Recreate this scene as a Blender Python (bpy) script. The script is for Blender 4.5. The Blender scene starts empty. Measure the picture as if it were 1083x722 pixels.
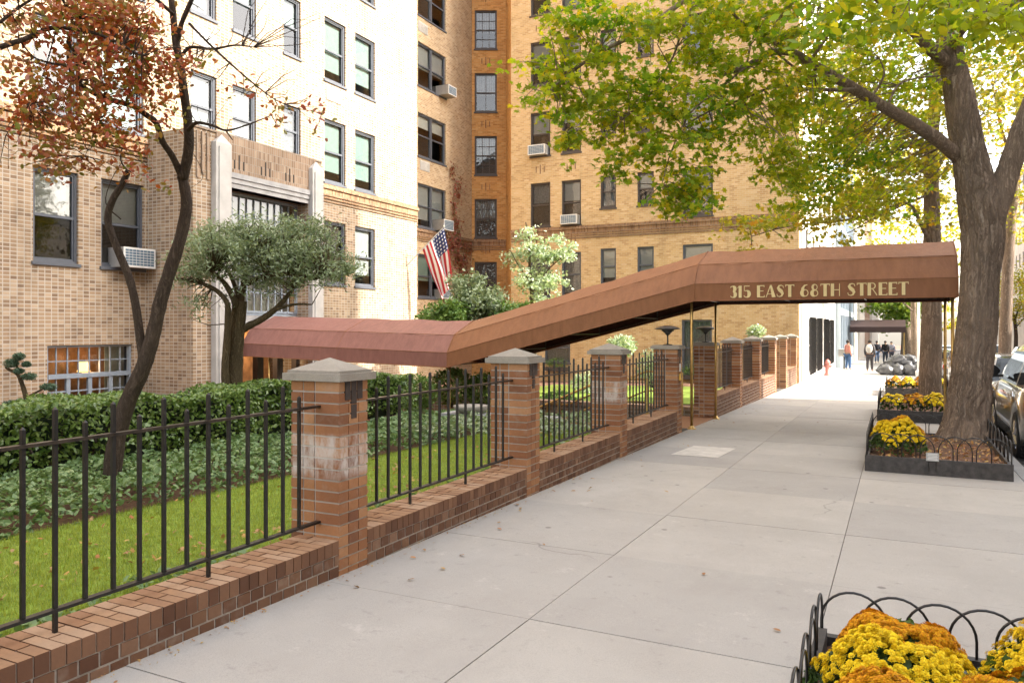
import bpy, bmesh, math, random
import numpy as np
from mathutils import Vector, Matrix
R = math.radians
random.seed(7); RNG = np.random.default_rng(7)
scene = bpy.context.scene
COL = scene.collection

# ------------------------------------------------------------ camera model
CAMZ = 1.65; YAW = R(26.5); FOC = 815.0
Fx, Fy = -math.sin(YAW), math.cos(YAW)
Rx, Ry = math.cos(YAW), math.sin(YAW)
def ray(u, v):
    k = (u-541.5)/FOC
    return Vector((Fx+Rx*k, Fy+Ry*k, (347-v)/FOC))
def at(u, v, D):
    return Vector((0, 0, CAMZ)) + ray(u, v)*D
def onX(u, v, X):
    d = ray(u, v); return Vector((0, 0, CAMZ)) + d*(X/d.x)
def onY(u, v, Y):
    d = ray(u, v); return Vector((0, 0, CAMZ)) + d*(Y/d.y)
def gz(y): return -0.016*y

# ------------------------------------------------------------ object helpers
OFF = {}
def tag(o, label=None, cat=None, group=None, kind=None):
    if label: o['label'] = label
    if cat: o['category'] = cat
    if group: o['group'] = group
    if kind: o['kind'] = kind
    return o
def empty(name, loc, label=None, cat=None, group=None, rz=0):
    o = bpy.data.objects.new(name, None); COL.objects.link(o)
    o.location = loc; o.rotation_euler = (0, 0, rz); o.empty_display_size = .2
    OFF[o.name] = Vector(loc)
    return tag(o, label, cat, group)
def link_mesh(name, me, mats, parent=None, loc=None, smooth=False):
    if not isinstance(mats, (list, tuple)): mats = [mats]
    for m in mats: me.materials.append(m)
    if smooth: me.polygons.foreach_set('use_smooth', [True]*len(me.polygons))
    o = bpy.data.objects.new(name, me); COL.objects.link(o)
    if parent is not None:
        off = OFF[parent.name]; o.parent = parent
    else:
        if loc is None:
            n = len(me.vertices)
            co = np.empty(n*3); me.vertices.foreach_get('co', co); co = co.reshape(-1, 3)
            mn, mx = co.min(0), co.max(0)
            loc = ((mn[0]+mx[0])/2, (mn[1]+mx[1])/2, mn[2])
        off = Vector(loc); o.location = off
    OFF[o.name] = off.copy()
    me.transform(Matrix.Translation(-off)); me.update()
    return o
class MB:
    def __init__(s): s.v = []; s.f = []; s.m = []
    def add(s, vs, fs, m=0):
        b = len(s.v); s.v.extend([tuple(p) for p in vs])
        for f in fs: s.f.append(tuple(b+i for i in f)); s.m.append(m)
    def box(s, x0, y0, z0, x1, y1, z1, m=0):
        x0, x1 = min(x0, x1), max(x0, x1); y0, y1 = min(y0, y1), max(y0, y1); z0, z1 = min(z0, z1), max(z0, z1)
        s.add([(x0,y0,z0),(x1,y0,z0),(x1,y1,z0),(x0,y1,z0),(x0,y0,z1),(x1,y0,z1),(x1,y1,z1),(x0,y1,z1)],
              [(0,3,2,1),(4,5,6,7),(0,1,5,4),(1,2,6,5),(2,3,7,6),(3,0,4,7)], m)
    def quad(s, a, b, c, d, m=0): s.add([a, b, c, d], [(0,1,2,3)], m)
    def prism(s, pts, n0, n1, m=0):          # convex/concave polygon pts (3D), extruded by vector n1-n0
        k = len(pts); a = [Vector(p)+n0 for p in pts]; b = [Vector(p)+n1 for p in pts]
        fs = [tuple(reversed(range(k))), tuple(range(k, 2*k))]
        fs += [(i, (i+1) % k, k+(i+1) % k, k+i) for i in range(k)]
        s.add(a+b, fs, m)
    def tube(s, pts, rad, n=8, m=0, cap=True):
        pts = [Vector(p) for p in pts]
        if not isinstance(rad, (list, tuple)): rad = [rad]*len(pts)
        b = len(s.v); up = Vector((0, 0, 1)); prev = None
        for i, p in enumerate(pts):
            t = (pts[min(i+1, len(pts)-1)]-pts[max(i-1, 0)]).normalized()
            if prev is None:
                a = t.cross(up)
                if a.length < .05: a = t.cross(Vector((0, 1, 0)))
            else: a = prev - t*prev.dot(t)
            a.normalize(); prev = a; c = t.cross(a)
            for j in range(n):
                g = 2*math.pi*j/n
                q = p+(a*math.cos(g)+c*math.sin(g))*rad[i]; s.v.append(tuple(q))
        for i in range(len(pts)-1):
            for j in range(n):
                s.f.append((b+i*n+j, b+i*n+(j+1) % n, b+(i+1)*n+(j+1) % n, b+(i+1)*n+j)); s.m.append(m)
        if cap:
            s.f.append(tuple(b+j for j in reversed(range(n)))); s.m.append(m)
            e = b+(len(pts)-1)*n; s.f.append(tuple(e+j for j in range(n))); s.m.append(m)
    def lathe(s, c, prof, n=16, m=0):
        b = len(s.v); c = Vector(c)
        for r, z in prof:
            for j in range(n):
                g = 2*math.pi*j/n; s.v.append((c.x+r*math.cos(g), c.y+r*math.sin(g), c.z+z))
        for i in range(len(prof)-1):
            for j in range(n):
                s.f.append((b+i*n+j, b+i*n+(j+1) % n, b+(i+1)*n+(j+1) % n, b+(i+1)*n+j)); s.m.append(m)
    def loft(s, rings, closed=True, m=0, cap=False):
        b = len(s.v); k = len(rings[0])
        for r in rings: s.v.extend([tuple(p) for p in r])
        for i in range(len(rings)-1):
            for j in range(k if closed else k-1):
                s.f.append((b+i*k+j, b+i*k+(j+1) % k, b+(i+1)*k+(j+1) % k, b+(i+1)*k+j)); s.m.append(m)
        if cap:
            s.f.append(tuple(b+j for j in reversed(range(k)))); s.m.append(m)
            e = b+(len(rings)-1)*k; s.f.append(tuple(e+j for j in range(k))); s.m.append(m)
    def build(s, name, mats, parent=None, loc=None, smooth=False, uv=False, fixn=False):
        me = bpy.data.meshes.new(name); me.from_pydata(s.v, [], s.f); 
        me.polygons.foreach_set('material_index', s.m)
        me.update()
        if fixn:
            bm = bmesh.new(); bm.from_mesh(me); bmesh.ops.recalc_face_normals(bm, faces=bm.faces); bm.to_mesh(me); bm.free()
        if uv: boxuv(me)
        return link_mesh(name, me, mats, parent, loc, smooth)
def boxuv(me):
    uvl = me.uv_layers.new(name='UVMap').data; vs = me.vertices
    for p in me.polygons:
        n = p.normal
        for li in p.loop_indices:
            c = vs[me.loops[li].vertex_index].co
            if abs(n.z) > .7: uvl[li].uv = (c.x, c.y)
            else:
                h = Vector((-n.y, n.x, 0)); 
                if h.length < 1e-6: h = Vector((1, 0, 0))
                h.normalize(); 
                if abs(n.x) > .98: uvl[li].uv = (c.y, c.z)
                elif abs(n.y) > .98: uvl[li].uv = (c.x, c.z)
                else: uvl[li].uv = (c.x*h.x+c.y*h.y, c.z)

# ------------------------------------------------------------ materials
class NT:
    def __init__(s, name):
        s.mat = bpy.data.materials.new(name); s.mat.use_nodes = True
        s.t = s.mat.node_tree; s.n = s.t.nodes; s.n.clear()
        s.out = s.n.new('ShaderNodeOutputMaterial')
    def node(s, typ, **kw):
        n = s.n.new(typ)
        for k, v in kw.items():
            if k.startswith('i_'):
                key = k[2:].replace('_', ' '); n.inputs[key].default_value = v
            else: setattr(n, k, v)
        return n
    def link(s, a, b): s.t.links.new(a, b)
    def ramp(s, fac, stops, interp='LINEAR'):
        r = s.n.new('ShaderNodeValToRGB'); e = r.color_ramp.elements; r.color_ramp.interpolation = interp
        while len(e) < len(stops): e.new(.5)
        for i, (p, c) in enumerate(stops):
            e[i].position = p; e[i].color = (*c, 1) if len(c) == 3 else c
        s.link(fac, r.inputs[0]); return r.outputs[0]
    def noise(s, scale, detail=4, rough=.55, vec=None, stretch=None, coord='Object'):
        n = s.node('ShaderNodeTexNoise'); n.inputs['Scale'].default_value = scale
        n.inputs['Detail'].default_value = detail; n.inputs['Roughness'].default_value = rough
        if vec is None:
            tc = s.node('ShaderNodeTexCoord'); vec = tc.outputs[coord]
        if stretch:
            mp = s.node('ShaderNodeMapping'); mp.inputs['Scale'].default_value = stretch
            s.link(vec, mp.inputs[0]); vec = mp.outputs[0]
        s.link(vec, n.inputs['Vector']); return n.outputs[0]
    def mix(s, fac, a, b, mode='MIX'):
        m = s.node('ShaderNodeMix', data_type='RGBA', blend_type=mode)
        for inp, val in ((m.inputs[0], fac), (m.inputs[6], a), (m.inputs[7], b)):
            if hasattr(val, 'is_output'): s.link(val, inp)
            else: inp.default_value = val if not isinstance(val, tuple) or len(val) == 4 else (*val, 1)
        return m.outputs[2]
    def math(s, op, a, b=0.0, clamp=False):
        m = s.node('ShaderNodeMath', operation=op, use_clamp=clamp)
        for inp, val in ((m.inputs[0], a), (m.inputs[1], b)):
            if hasattr(val, 'is_output'): s.link(val, inp)
            else: inp.default_value = val
        return m.outputs[0]
    def island(s): return s.node('ShaderNodeNewGeometry').outputs['Random Per Island']
    def bsdf(s, color, rough=.6, metal=0, spec=.5, bump=None, bstr=.3, bdist=.01, coat=0, **kw):
        b = s.node('ShaderNodeBsdfPrincipled')
        for key, val in (('Base Color', color), ('Roughness', rough), ('Metallic', metal), ('Specular IOR Level', spec), ('Coat Weight', coat)):
            if hasattr(val, 'is_output'): s.link(val, b.inputs[key])
            else: b.inputs[key].default_value = (*val, 1) if isinstance(val, tuple) and len(val) == 3 else val
        for k, v in kw.items(): b.inputs[k.replace('_', ' ')].default_value = v
        if bump is not None:
            bp = s.node('ShaderNodeBump'); bp.inputs['Strength'].default_value = bstr; bp.inputs['Distance'].default_value = bdist
            s.link(bump, bp.inputs['Height']); s.link(bp.outputs[0], b.inputs['Normal'])
        s.link(b.outputs[0], s.out.inputs[0]); return b
def simple(name, c, rough=.6, metal=0, var=.12, nscale=8, bstr=.15, **kw):
    t = NT(name); n = t.noise(nscale, 5)
    lo = tuple(x*(1-var) for x in c); hi = tuple(min(1, x*(1+var)) for x in c)
    col = t.ramp(n, [(.3, lo), (.7, hi)])
    t.bsdf(col, rough, metal, bump=n, bstr=bstr, bdist=.005, **kw); return t.mat

def brick_tex_mat(name, c1, c2, c3, mortar, bw, rh, ms, off=.5, grime=.0):
    t = NT(name)
    uv = t.node('ShaderNodeTexCoord').outputs['UV']
    def bt(a, b, mor):
        br = t.node('ShaderNodeTexBrick'); br.offset = off; br.offset_frequency = 2
        br.inputs['Scale'].default_value = 1; br.inputs['Brick Width'].default_value = bw; br.inputs['Row Height'].default_value = rh
        br.inputs['Mortar Size'].default_value = ms; br.inputs['Mortar Smooth'].default_value = .15; br.inputs['Bias'].default_value = 0
        br.inputs['Color1'].default_value = (*a, 1); br.inputs['Color2'].default_value = (*b, 1); br.inputs['Mortar'].default_value = (*mor, 1)
        t.link(uv, br.inputs['Vector']); return br
    b1 = bt((0,0,0), (1,1,1), (.5,.5,.5))
    col = t.ramp(b1.outputs['Color'], [(.0, c1), (.45, c2), (.75, c2), (1, c3)])
    n = t.noise(.35, 5, .6, coord='Object')
    n2 = t.noise(26, 4, .6)
    col = t.mix(t.math('MULTIPLY', n2, .22), col, (0.10, .07, .05), 'MIX')
    col = t.mix(b1.outputs['Fac'], col, mortar)
    g = t.ramp(n, [(.35, (1-grime,)*3), (.65, (1,)*3)])
    col = t.mix(1.0, col, g, 'MULTIPLY')
    if grime:
        n3 = t.noise(1.3, 6, .7, stretch=(1, 1, .18))
        st = t.ramp(n3, [(.52, (1, 1, 1)), (.75, (1-grime*1.3,)*3)])
        col = t.mix(1.0, col, st, 'MULTIPLY')
    h = t.math('SUBTRACT', 1, b1.outputs['Fac'])
    h2 = t.math('ADD', h, t.math('MULTIPLY', n2, .3))
    t.bsdf(col, .85, bump=h2, bstr=.6, bdist=.006, spec=.25); return t.mat

def brick_box_mat(name, stops, stain=None):
    t = NT(name); r = t.island(); col = t.ramp(r, stops)
    n = t.noise(45, 5, .65); n1 = t.noise(9, 4, .6)
    col = t.mix(t.math('MULTIPLY', n, .45), col, (.07, .035, .02))
    col = t.mix(t.ramp(n1, [(.55, (0, 0, 0)), (.8, (.35,)*3)]), col, (.42, .36, .30))
    if stain:
        z = t.node('ShaderNodeSeparateXYZ'); t.link(t.node('ShaderNodeNewGeometry').outputs['Position'], z.inputs[0])
        band = t.ramp(z.outputs[2], [(stain[0]-.05, (0,)*3), (stain[0]+.02, (1,)*3), (stain[1]-.02, (1,)*3), (stain[1]+.02, (0,)*3)])
        nn = t.noise(14, 5, .7, stretch=(1, 1, .35))
        f = t.math('MULTIPLY', band, t.ramp(nn, [(.38, (0,)*3), (.62, (.85,)*3)]))
        col = t.mix(f, col, (.62, .58, .55))
    t.bsdf(col, .8, bump=n, bstr=.35, bdist=.004, spec=.3); return t.mat

def leaf_mat(name, stops, trans=.35, rough=.45, spec=.4):
    t = NT(name); r = t.island(); col = t.ramp(r, stops)
    n = t.noise(1.1, 3); col = t.mix(t.ramp(n, [(.35, (0,)*3), (.7, (.5,)*3)]), col, t.ramp(r, [(0, stops[-1][1]), (1, stops[len(stops)//2][1])]))
    b = t.bsdf(col, rough, spec=spec)
    tr = t.node('ShaderNodeBsdfTranslucent'); t.link(col, tr.inputs[0])
    g = t.mix(.5, col, (1, 1, .5)); 
    t.t.links.remove(tr.inputs[0].links[0]) if tr.inputs[0].links else None
    cm = t.mix(1.0, col, (1.5, 1.45, .8, 1), 'MULTIPLY'); t.link(cm, tr.inputs[0])
    mx = t.node('ShaderNodeMixShader'); mx.inputs[0].default_value = trans
    t.link(b.outputs[0], mx.inputs[1]); t.link(tr.outputs[0], mx.inputs[2]); t.link(mx.outputs[0], t.out.inputs[0])
    return t.mat
def bark_mat(name, c1, c2, scale=1.0, bstr=1.0):
    t = NT(name); tc = t.node('ShaderNodeTexCoord').outputs['Object']
    ns = t.noise(2.6*scale, 4, .6, vec=tc, stretch=(1, 1, .5))
    cb = t.node('ShaderNodeCombineXYZ'); t.link(ns, cb.inputs[0]); t.link(ns, cb.inputs[1])
    sc = t.node('ShaderNodeVectorMath', operation='SCALE'); sc.inputs[3].default_value = .35/scale; t.link(cb.outputs[0], sc.inputs[0])
    add = t.node('ShaderNodeVectorMath', operation='ADD'); t.link(tc, add.inputs[0]); t.link(sc.outputs[0], add.inputs[1])
    n = t.noise(15*scale, 7, .72, vec=add.outputs[0], stretch=(1, 1, .07))
    n2 = t.noise(42*scale, 5, .7, vec=add.outputs[0], stretch=(1, 1, .22))
    n3 = t.noise(1.6, 3, .6, vec=tc)
    rid = t.math('ABSOLUTE', t.math('SUBTRACT', n, .5)); rid = t.math('MULTIPLY', rid, 5.0, True)
    h = t.math('ADD', t.math('MULTIPLY', rid, .75), t.math('MULTIPLY', n2, .35))
    col = t.ramp(h, [(.18, tuple(x*.45 for x in c1)), (.5, c1), (.95, c2)])
    col = t.mix(t.ramp(n3, [(.4, (0,)*3), (.7, (.5,)*3)]), col, tuple(x*1.15 for x in c1))
    t.bsdf(col, .9, bump=h, bstr=bstr, bdist=.025, spec=.2); return t.mat

M = {}
M['facade'] = brick_tex_mat('pink_buff_brick', (.25,.165,.105), (.42,.295,.185), (.54,.41,.285), (.52,.475,.40), .145, .083, .010, 0, .28)
M['wing'] = brick_tex_mat('orange_buff_brick', (.54,.34,.155), (.69,.475,.235), (.75,.56,.32), (.64,.53,.37), .22, .08, .007, .5, .15)
M['bay'] = brick_tex_mat('deep_orange_brick', (.50,.24,.07), (.68,.36,.12), (.74,.45,.18), (.56,.38,.20), .22, .08, .007, .5, .15)
M['court'] = brick_tex_mat('court_buff_brick', (.42,.27,.14), (.60,.42,.24), (.68,.52,.33), (.60,.52,.40), .2, .083, .009, .5, .2)
M['belt'] = brick_tex_mat('belt_brick', (.20,.09,.04), (.40,.22,.11), (.50,.31,.17), (.30,.24,.18), .07, .22, .01, 0, .35)
M['parapet'] = brick_tex_mat('parapet_brick', (.26,.17,.11), (.40,.28,.19), (.50,.38,.27), (.38,.33,.27), .075, .2, .008, 0, .3)
M['white_brick'] = simple('white_render', (.78,.76,.72), .8, var=.06, nscale=1.5)
M['grey_render'] = simple('grey_metal_cladding', (.36,.42,.47), .5, var=.1, nscale=1)
M['far_stone'] = simple('far_limestone', (.62,.58,.52), .8, var=.1, nscale=.8)
M['opp_brick'] = brick_tex_mat('opposite_brick', (.25,.12,.07), (.35,.2,.12), (.45,.3,.2), (.4,.35,.3), .22, .08, .008, .5, .2)
bs = [(0, (.22,.095,.05)), (.25, (.34,.15,.07)), (.65, (.46,.22,.10)), (1, (.56,.31,.16))]
bsw = [(0, (.13,.06,.035)), (.4, (.19,.095,.055)), (.8, (.24,.13,.075)), (1, (.29,.17,.11))]
M['pier_brick'] = brick_box_mat('pier_brick', bs)
M['pier_brick_st'] = brick_box_mat('pier_brick_stained', bs, (.62, .90))
M['wall_brick'] = brick_box_mat('wall_brick', bsw)
M['cope_brick'] = brick_box_mat('coping_brick', [(0, (.34,.16,.08)), (.5, (.46,.24,.13)), (1, (.55,.32,.20))])
t = NT('mortar_salted'); n_ = t.noise(14, 5, .7, stretch=(1, 1, .35)); z_ = t.node('ShaderNodeSeparateXYZ'); t.link(t.node('ShaderNodeNewGeometry').outputs['Position'], z_.inputs[0])
bd = t.ramp(z_.outputs[2], [(.58, (0,)*3), (.66, (1,)*3), (.88, (1,)*3), (.92, (0,)*3)]); c_ = t.mix(t.math('MULTIPLY', bd, t.ramp(n_, [(.3, (0,)*3), (.55, (.9,)*3)])), (.46,.43,.39), (.68,.66,.62)); t.bsdf(c_, .95, bump=n_, bstr=.2)
M['mortar_st'] = t.mat
M['mortar'] = simple('mortar', (.46,.43,.39), .95, var=.2, nscale=30)
M['dark_brick'] = simple('dark_motif_brick', (.045,.03,.025), .6, var=.3, nscale=30)
def conc(name, a, b, sc=2.5, rough=.85, spk=True):
    t = NT(name); n = t.noise(sc, 7, .65); n2 = t.noise(160, 3, .7); n3 = t.noise(.5, 4, .6)
    col = t.ramp(n, [(.3, a), (.7, b)])
    if spk: col = t.mix(t.ramp(n2, [(.45, (0,)*3), (.62, (.35,)*3)]), col, tuple(x*.55 for x in a))
    col = t.mix(t.ramp(n3, [(.4, (0,)*3), (.75, (.5,)*3)]), col, tuple(x*.8 for x in b))
    r = t.island(); col = t.mix(1, col, t.ramp(r, [(0, (.82,.82,.83)), (1, (1.0,.99,.97))]), 'MULTIPLY')
    if name == 'sidewalk_concrete':
        vo = t.node('ShaderNodeTexVoronoi', feature='F1'); vo.inputs['Scale'].default_value = 2.3; t.link(t.node('ShaderNodeTexCoord').outputs['Object'], vo.inputs['Vector'])
        sp = t.ramp(vo.outputs['Distance'], [(.05, (.75,)*3), (.075, (0,)*3)]); col = t.mix(sp, col, (.17,.16,.15))
        ns_ = t.noise(.9, 6, .75, stretch=(1, .45, 1)); col = t.mix(t.ramp(ns_, [(.52, (0,)*3), (.72, (.45,)*3)]), col, (.33,.31,.285))
        nl = t.noise(3.1, 6, .8); col = t.mix(t.ramp(nl, [(.60, (0,)*3), (.70, (.5,)*3)]), col, (.56,.54,.50))
        vc = t.node('ShaderNodeTexVoronoi', feature='DISTANCE_TO_EDGE'); vc.inputs['Scale'].default_value = .33
        ad = t.node('ShaderNodeVectorMath', operation='ADD'); sc_ = t.node('ShaderNodeVectorMath', operation='SCALE'); sc_.inputs[3].default_value = .35
        nc = t.node('ShaderNodeTexNoise'); nc.inputs['Scale'].default_value = 2.5; nc.inputs['Detail'].default_value = 2; tcc = t.node('ShaderNodeTexCoord').outputs['Object']
        t.link(tcc, nc.inputs['Vector']); t.link(nc.outputs['Color'], sc_.inputs[0]); t.link(tcc, ad.inputs[0]); t.link(sc_.outputs[0], ad.inputs[1]); t.link(ad.outputs[0], vc.inputs['Vector'])
        col = t.mix(t.ramp(vc.outputs['Distance'], [(.0, (.5,)*3), (.0022, (0,)*3)]), col, t.mix(t.ramp(t.noise(.45, 2), [(.56, (0,)*3), (.60, (1,)*3)]), col, (.16,.15,.14)))
    nd = t.noise(7, 6, .7); col = t.mix(t.ramp(nd, [(.60, (0,)*3), (.72, (.3,)*3)]), col, (.13,.12,.11))
    t.bsdf(col, rough, bump=n2, bstr=.25, bdist=.003, spec=.3); return t.mat
M['sidewalk'] = conc('sidewalk_concrete', (.44,.415,.385), (.53,.51,.475), 1.2)
M['cap'] = conc('cap_cast_stone', (.30,.275,.24), (.42,.39,.34), 6)
M['curb'] = conc('curb_stone', (.30,.30,.30), (.40,.39,.38), 3)
M['groove'] = simple('joint_dirt', (.10,.09,.08), .95)
M['asphalt'] = simple('asphalt', (.055,.055,.057), .9, var=.25, nscale=40, bstr=.4)
M['soil'] = simple('soil', (.16,.085,.05), .95, var=.5, nscale=25, bstr=.8)
M['lawn'] = simple('lawn_base', (.17,.25,.025), .9, var=.4, nscale=12, bstr=.5)
M['stone'] = simple('limestone_trim', (.46,.45,.43), .75, var=.12, nscale=3)
M['lintel'] = simple('grey_lintel_stone', (.36,.36,.36), .8, var=.2, nscale=3)
M['iron'] = simple('black_iron', (.014,.013,.013), .38, var=.3, nscale=30, bstr=.2)
M['iron_worn'] = simple('worn_black_iron', (.05,.04,.032), .35, .3, var=.5, nscale=20)
M['brass'] = simple('brass', (.52,.34,.12), .32, .9, var=.25, nscale=15)
M['frame_b'] = simple('blue_grey_frame', (.085,.095,.115), .5, var=.1)
M['frame_br'] = simple('dark_brown_frame', (.06,.048,.042), .5, var=.1)
M['frame_gr'] = simple('grey_steel_frame', (.26,.31,.37), .5, var=.1)
M['blind'] = simple('white_blind', (.42,.43,.42), .8, var=.05)
M['blind_w'] = simple('bright_blind', (.66,.64,.58), .8, var=.05)
M['blind_g'] = simple('pale_green_blind', (.26,.36,.32), .8, var=.05)
M['curtain'] = simple('grey_curtain', (.28,.28,.28), .9, var=.3, nscale=14)
M['interior'] = simple('dark_interior', (.035,.032,.03), .9)
M['int_warm'] = simple('lobby_panel', (.34,.17,.07), .6, var=.4, nscale=5)
M['white_metal'] = simple('white_enamel', (.72,.72,.70), .4, var=.04)
M['ac_grey'] = simple('ac_metal', (.38,.38,.37), .45, .3, var=.1)
M['ac_dark'] = simple('ac_grille', (.10,.16,.22), .6, var=.1)
M['plank'] = simple('blackened_timber', (.045,.04,.037), .6, var=.5, nscale=14, bstr=.5)
t = NT('window_glass'); fr = t.node('ShaderNodeFresnel'); fr.inputs[0].default_value = 1.5
tr = t.node('ShaderNodeBsdfTransparent'); tr.inputs[0].default_value = (.82,.86,.86,1)
gl = t.node('ShaderNodeBsdfGlossy'); gl.inputs['Roughness'].default_value = .02; gl.inputs[0].default_value = (1,1,1,1)
n = t.noise(2.2, 2); bp = t.node('ShaderNodeBump'); bp.inputs['Strength'].default_value = .15; bp.inputs['Distance'].default_value = .02
t.link(n, bp.inputs['Height']); t.link(bp.outputs[0], gl.inputs['Normal'])
mx = t.node('ShaderNodeMixShader'); f = t.math('ADD', t.math('MULTIPLY', fr.outputs[0], 1.0), .045, True)
t.link(f, mx.inputs[0]); t.link(tr.outputs[0], mx.inputs[1]); t.link(gl.outputs[0], mx.inputs[2]); t.link(mx.outputs[0], t.out.inputs[0])
M['glass'] = t.mat
def fabric(name, base):
    t = NT(name); n = t.noise(3.5, 5, .6, stretch=(2.6, 1, .8)); n2 = t.noise(180, 2); n3 = t.noise(.7, 3)
    col = t.ramp(n, [(.3, tuple(x*.85 for x in base)), (.7, tuple(x*1.12 for x in base))])
    col = t.mix(t.ramp(n3, [(.45, (0,)*3), (.8, (.4,)*3)]), col, tuple(min(1, x*1.35+.02) for x in base))
    h = t.math('ADD', t.math('MULTIPLY', n2, .15), n)
    t.bsdf(col, .55, bump=h, bstr=.5, bdist=.03, spec=.35); return t.mat
M['canvas_rear'] = fabric('mauve_rear_canvas', (.27,.125,.10))  # rear section in a more mauve canvas colour
M['canvas'] = fabric('maroon_canvas', (.265,.115,.052))
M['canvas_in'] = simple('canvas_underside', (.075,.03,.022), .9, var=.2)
M['cream'] = simple('cream_lettering', (.80,.68,.36), .6, var=.05)
M['facade_low'] = M['facade']
M['cope_flat'] = brick_tex_mat('step_coping', (.42,.24,.14), (.52,.32,.20), (.6,.42,.3), (.4,.34,.28), .1, .3, .008, 0, .1)
M['bark'] = bark_mat('plane_bark', (.29,.22,.165), (.52,.44,.35), 1.0, .8)
M['bark_dark'] = bark_mat('maple_bark', (.085,.062,.048), (.17,.13,.10), 2.2, .6)
M['bark_lich'] = bark_mat('lichened_bark', (.12,.09,.05), (.28,.24,.15), 2.2, .6)
# ------------------------------------------------------------ foliage
SH = {
 'quad': ([(-.5,0,0),(0,-.32,.06),(.5,0,0),(0,.32,.06)], [(0,1,2,3)]),
 'oval': ([(-.5,0,0),(-.15,-.26,.07),(.25,-.2,.06),(.5,0,-.03),(.25,.2,.06),(-.15,.26,.07),(0,0,0)], [(0,1,6,5),(1,2,3,6),(6,3,4,5)]),
 'maple': ([(-.45,0,0),(-.22,-.18,.02),(-.30,-.48,-.05),(.02,-.26,.03),(.22,-.42,-.04),(.20,-.14,.02),(.55,0,-.06),(.20,.14,.02),(.22,.42,-.04),(.02,.26,.03),(-.30,.48,-.05),(-.22,.18,.02)],
           [(0,1,11),(1,2,3),(11,9,10),(1,3,9,11),(3,4,5),(3,5,7,9),(9,7,8),(5,6,7)]),
 'slim': ([(-.5,0,0),(0,-.13,.03),(.5,0,0),(0,.13,.03)], [(0,1,2,3)]),
}
def leaves(name, C, S, mat, parent=None, shape='quad', tilt=.6, loc=None, normals=None):
    C = np.asarray(C, float); N = len(C); S = np.asarray(S, float)*np.ones(N)
    base = np.array(SH[shape][0]); K = len(base); F = SH[shape][1]
    nr = RNG.normal(size=(N, 3))*tilt
    nr += np.array([0, 0, 1]) if normals is None else normals
    nr /= np.linalg.norm(nr, axis=1)[:, None]
    rv = RNG.normal(size=(N, 3)); a = np.cross(nr, rv); a /= np.linalg.norm(a, axis=1)[:, None]+1e-9
    b = np.cross(nr, a)
    V = (base[None, :, 0:1]*a[:, None, :] + base[None, :, 1:2]*b[:, None, :] + base[None, :, 2:3]*nr[:, None, :])*S[:, None, None] + C[:, None, :]
    V = V.reshape(-1, 3)
    loops = []; starts = []; tot = []; s0 = 0
    pl = np.concatenate([np.array(f) for f in F]); L = len(pl)
    alll = (np.arange(N)[:, None]*K + pl[None, :]).ravel()
    cnt = np.array([len(f) for f in F]); st = np.concatenate([[0], np.cumsum(cnt)[:-1]])
    starts = (np.arange(N)[:, None]*L + st[None, :]).ravel()
    me = bpy.data.meshes.new(name)
    me.vertices.add(len(V)); me.vertices.foreach_set('co', V.ravel())
    me.loops.add(len(alll)); me.loops.foreach_set('vertex_index', alll.astype(np.int32))
    me.polygons.add(len(starts)); me.polygons.foreach_set('loop_start', starts.astype(np.int32))
    me.update(calc_edges=True); me.validate()
    return link_mesh(name, me, mat, parent, loc)
def blob_pts(c, r, n, shell=.35):
    p = RNG.normal(size=(n, 3)); p /= np.linalg.norm(p, axis=1)[:, None]
    q = shell+(1-shell)*RNG.random(n)**.5
    return np.array(c)+p*q[:, None]*np.array(r)
def sprays(clusters, per=14, rad=.22, flat=.45):
    """clusters: (u,v,D, ru_px, rv_px, rd_m, nsprays) -> leaf centres"""
    out = []
    for (u, v, D, ru, rv, rd, n) in clusters:
        c = at(u, v, D); a = RNG.normal(size=(n, 3)); a /= np.linalg.norm(a, axis=1)[:, None]
        q = RNG.random(n)**.45; a *= q[:, None]
        right = np.array([Rx, Ry, 0]); fwd = np.array([Fx, Fy, 0]); up = np.array([0, 0, 1.])
        P = np.array(c)+a[:, 0:1]*right*ru*D/FOC+a[:, 1:2]*fwd*rd+a[:, 2:3]*up*rv*D/FOC
        for p in P:
            k = max(3, int(per*(.5+RNG.random())))
            d = RNG.normal(size=3); d[2] = d[2]*.3-.35; d /= np.linalg.norm(d)
            t = RNG.random(k)[:, None]
            o = p+d*t*rad*2+RNG.normal(size=(k, 3))*np.array([rad*.45, rad*.45, rad*.45*flat])
            out.append(o)
    return np.concatenate(out)
def smooth_path(pts, sub=4):
    P = [Vector(p) for p in pts]; out = []
    for i in range(len(P)-1):
        p0 = P[max(i-1, 0)]; p1 = P[i]; p2 = P[i+1]; p3 = P[min(i+2, len(P)-1)]
        for s in range(sub):
            t = s/sub
            out.append(.5*((2*p1)+(p2-p0)*t+(2*p0-5*p1+4*p2-p3)*t*t+(3*p1-p0-3*p2+p3)*t**3))
    out.append(P[-1]); return out
def limb(mb, pix, D, w0, w1, n=8, sub=4, jit=0, m=0, Ds=None):
    """traced limb; widths in metres (diameter)"""
    k = len(pix); pts = [at(u, v, Ds[i] if Ds else D) for i, (u, v) in enumerate(pix)]
    P = smooth_path(pts, sub); N = len(P)
    rad = [.5*(w0+(w1-w0)*i/(N-1)) for i in range(N)]
    if jit: rad = [r*(1+jit*(random.random()-.5)) for r in rad]
    mb.tube(P, rad, n, m)
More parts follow.
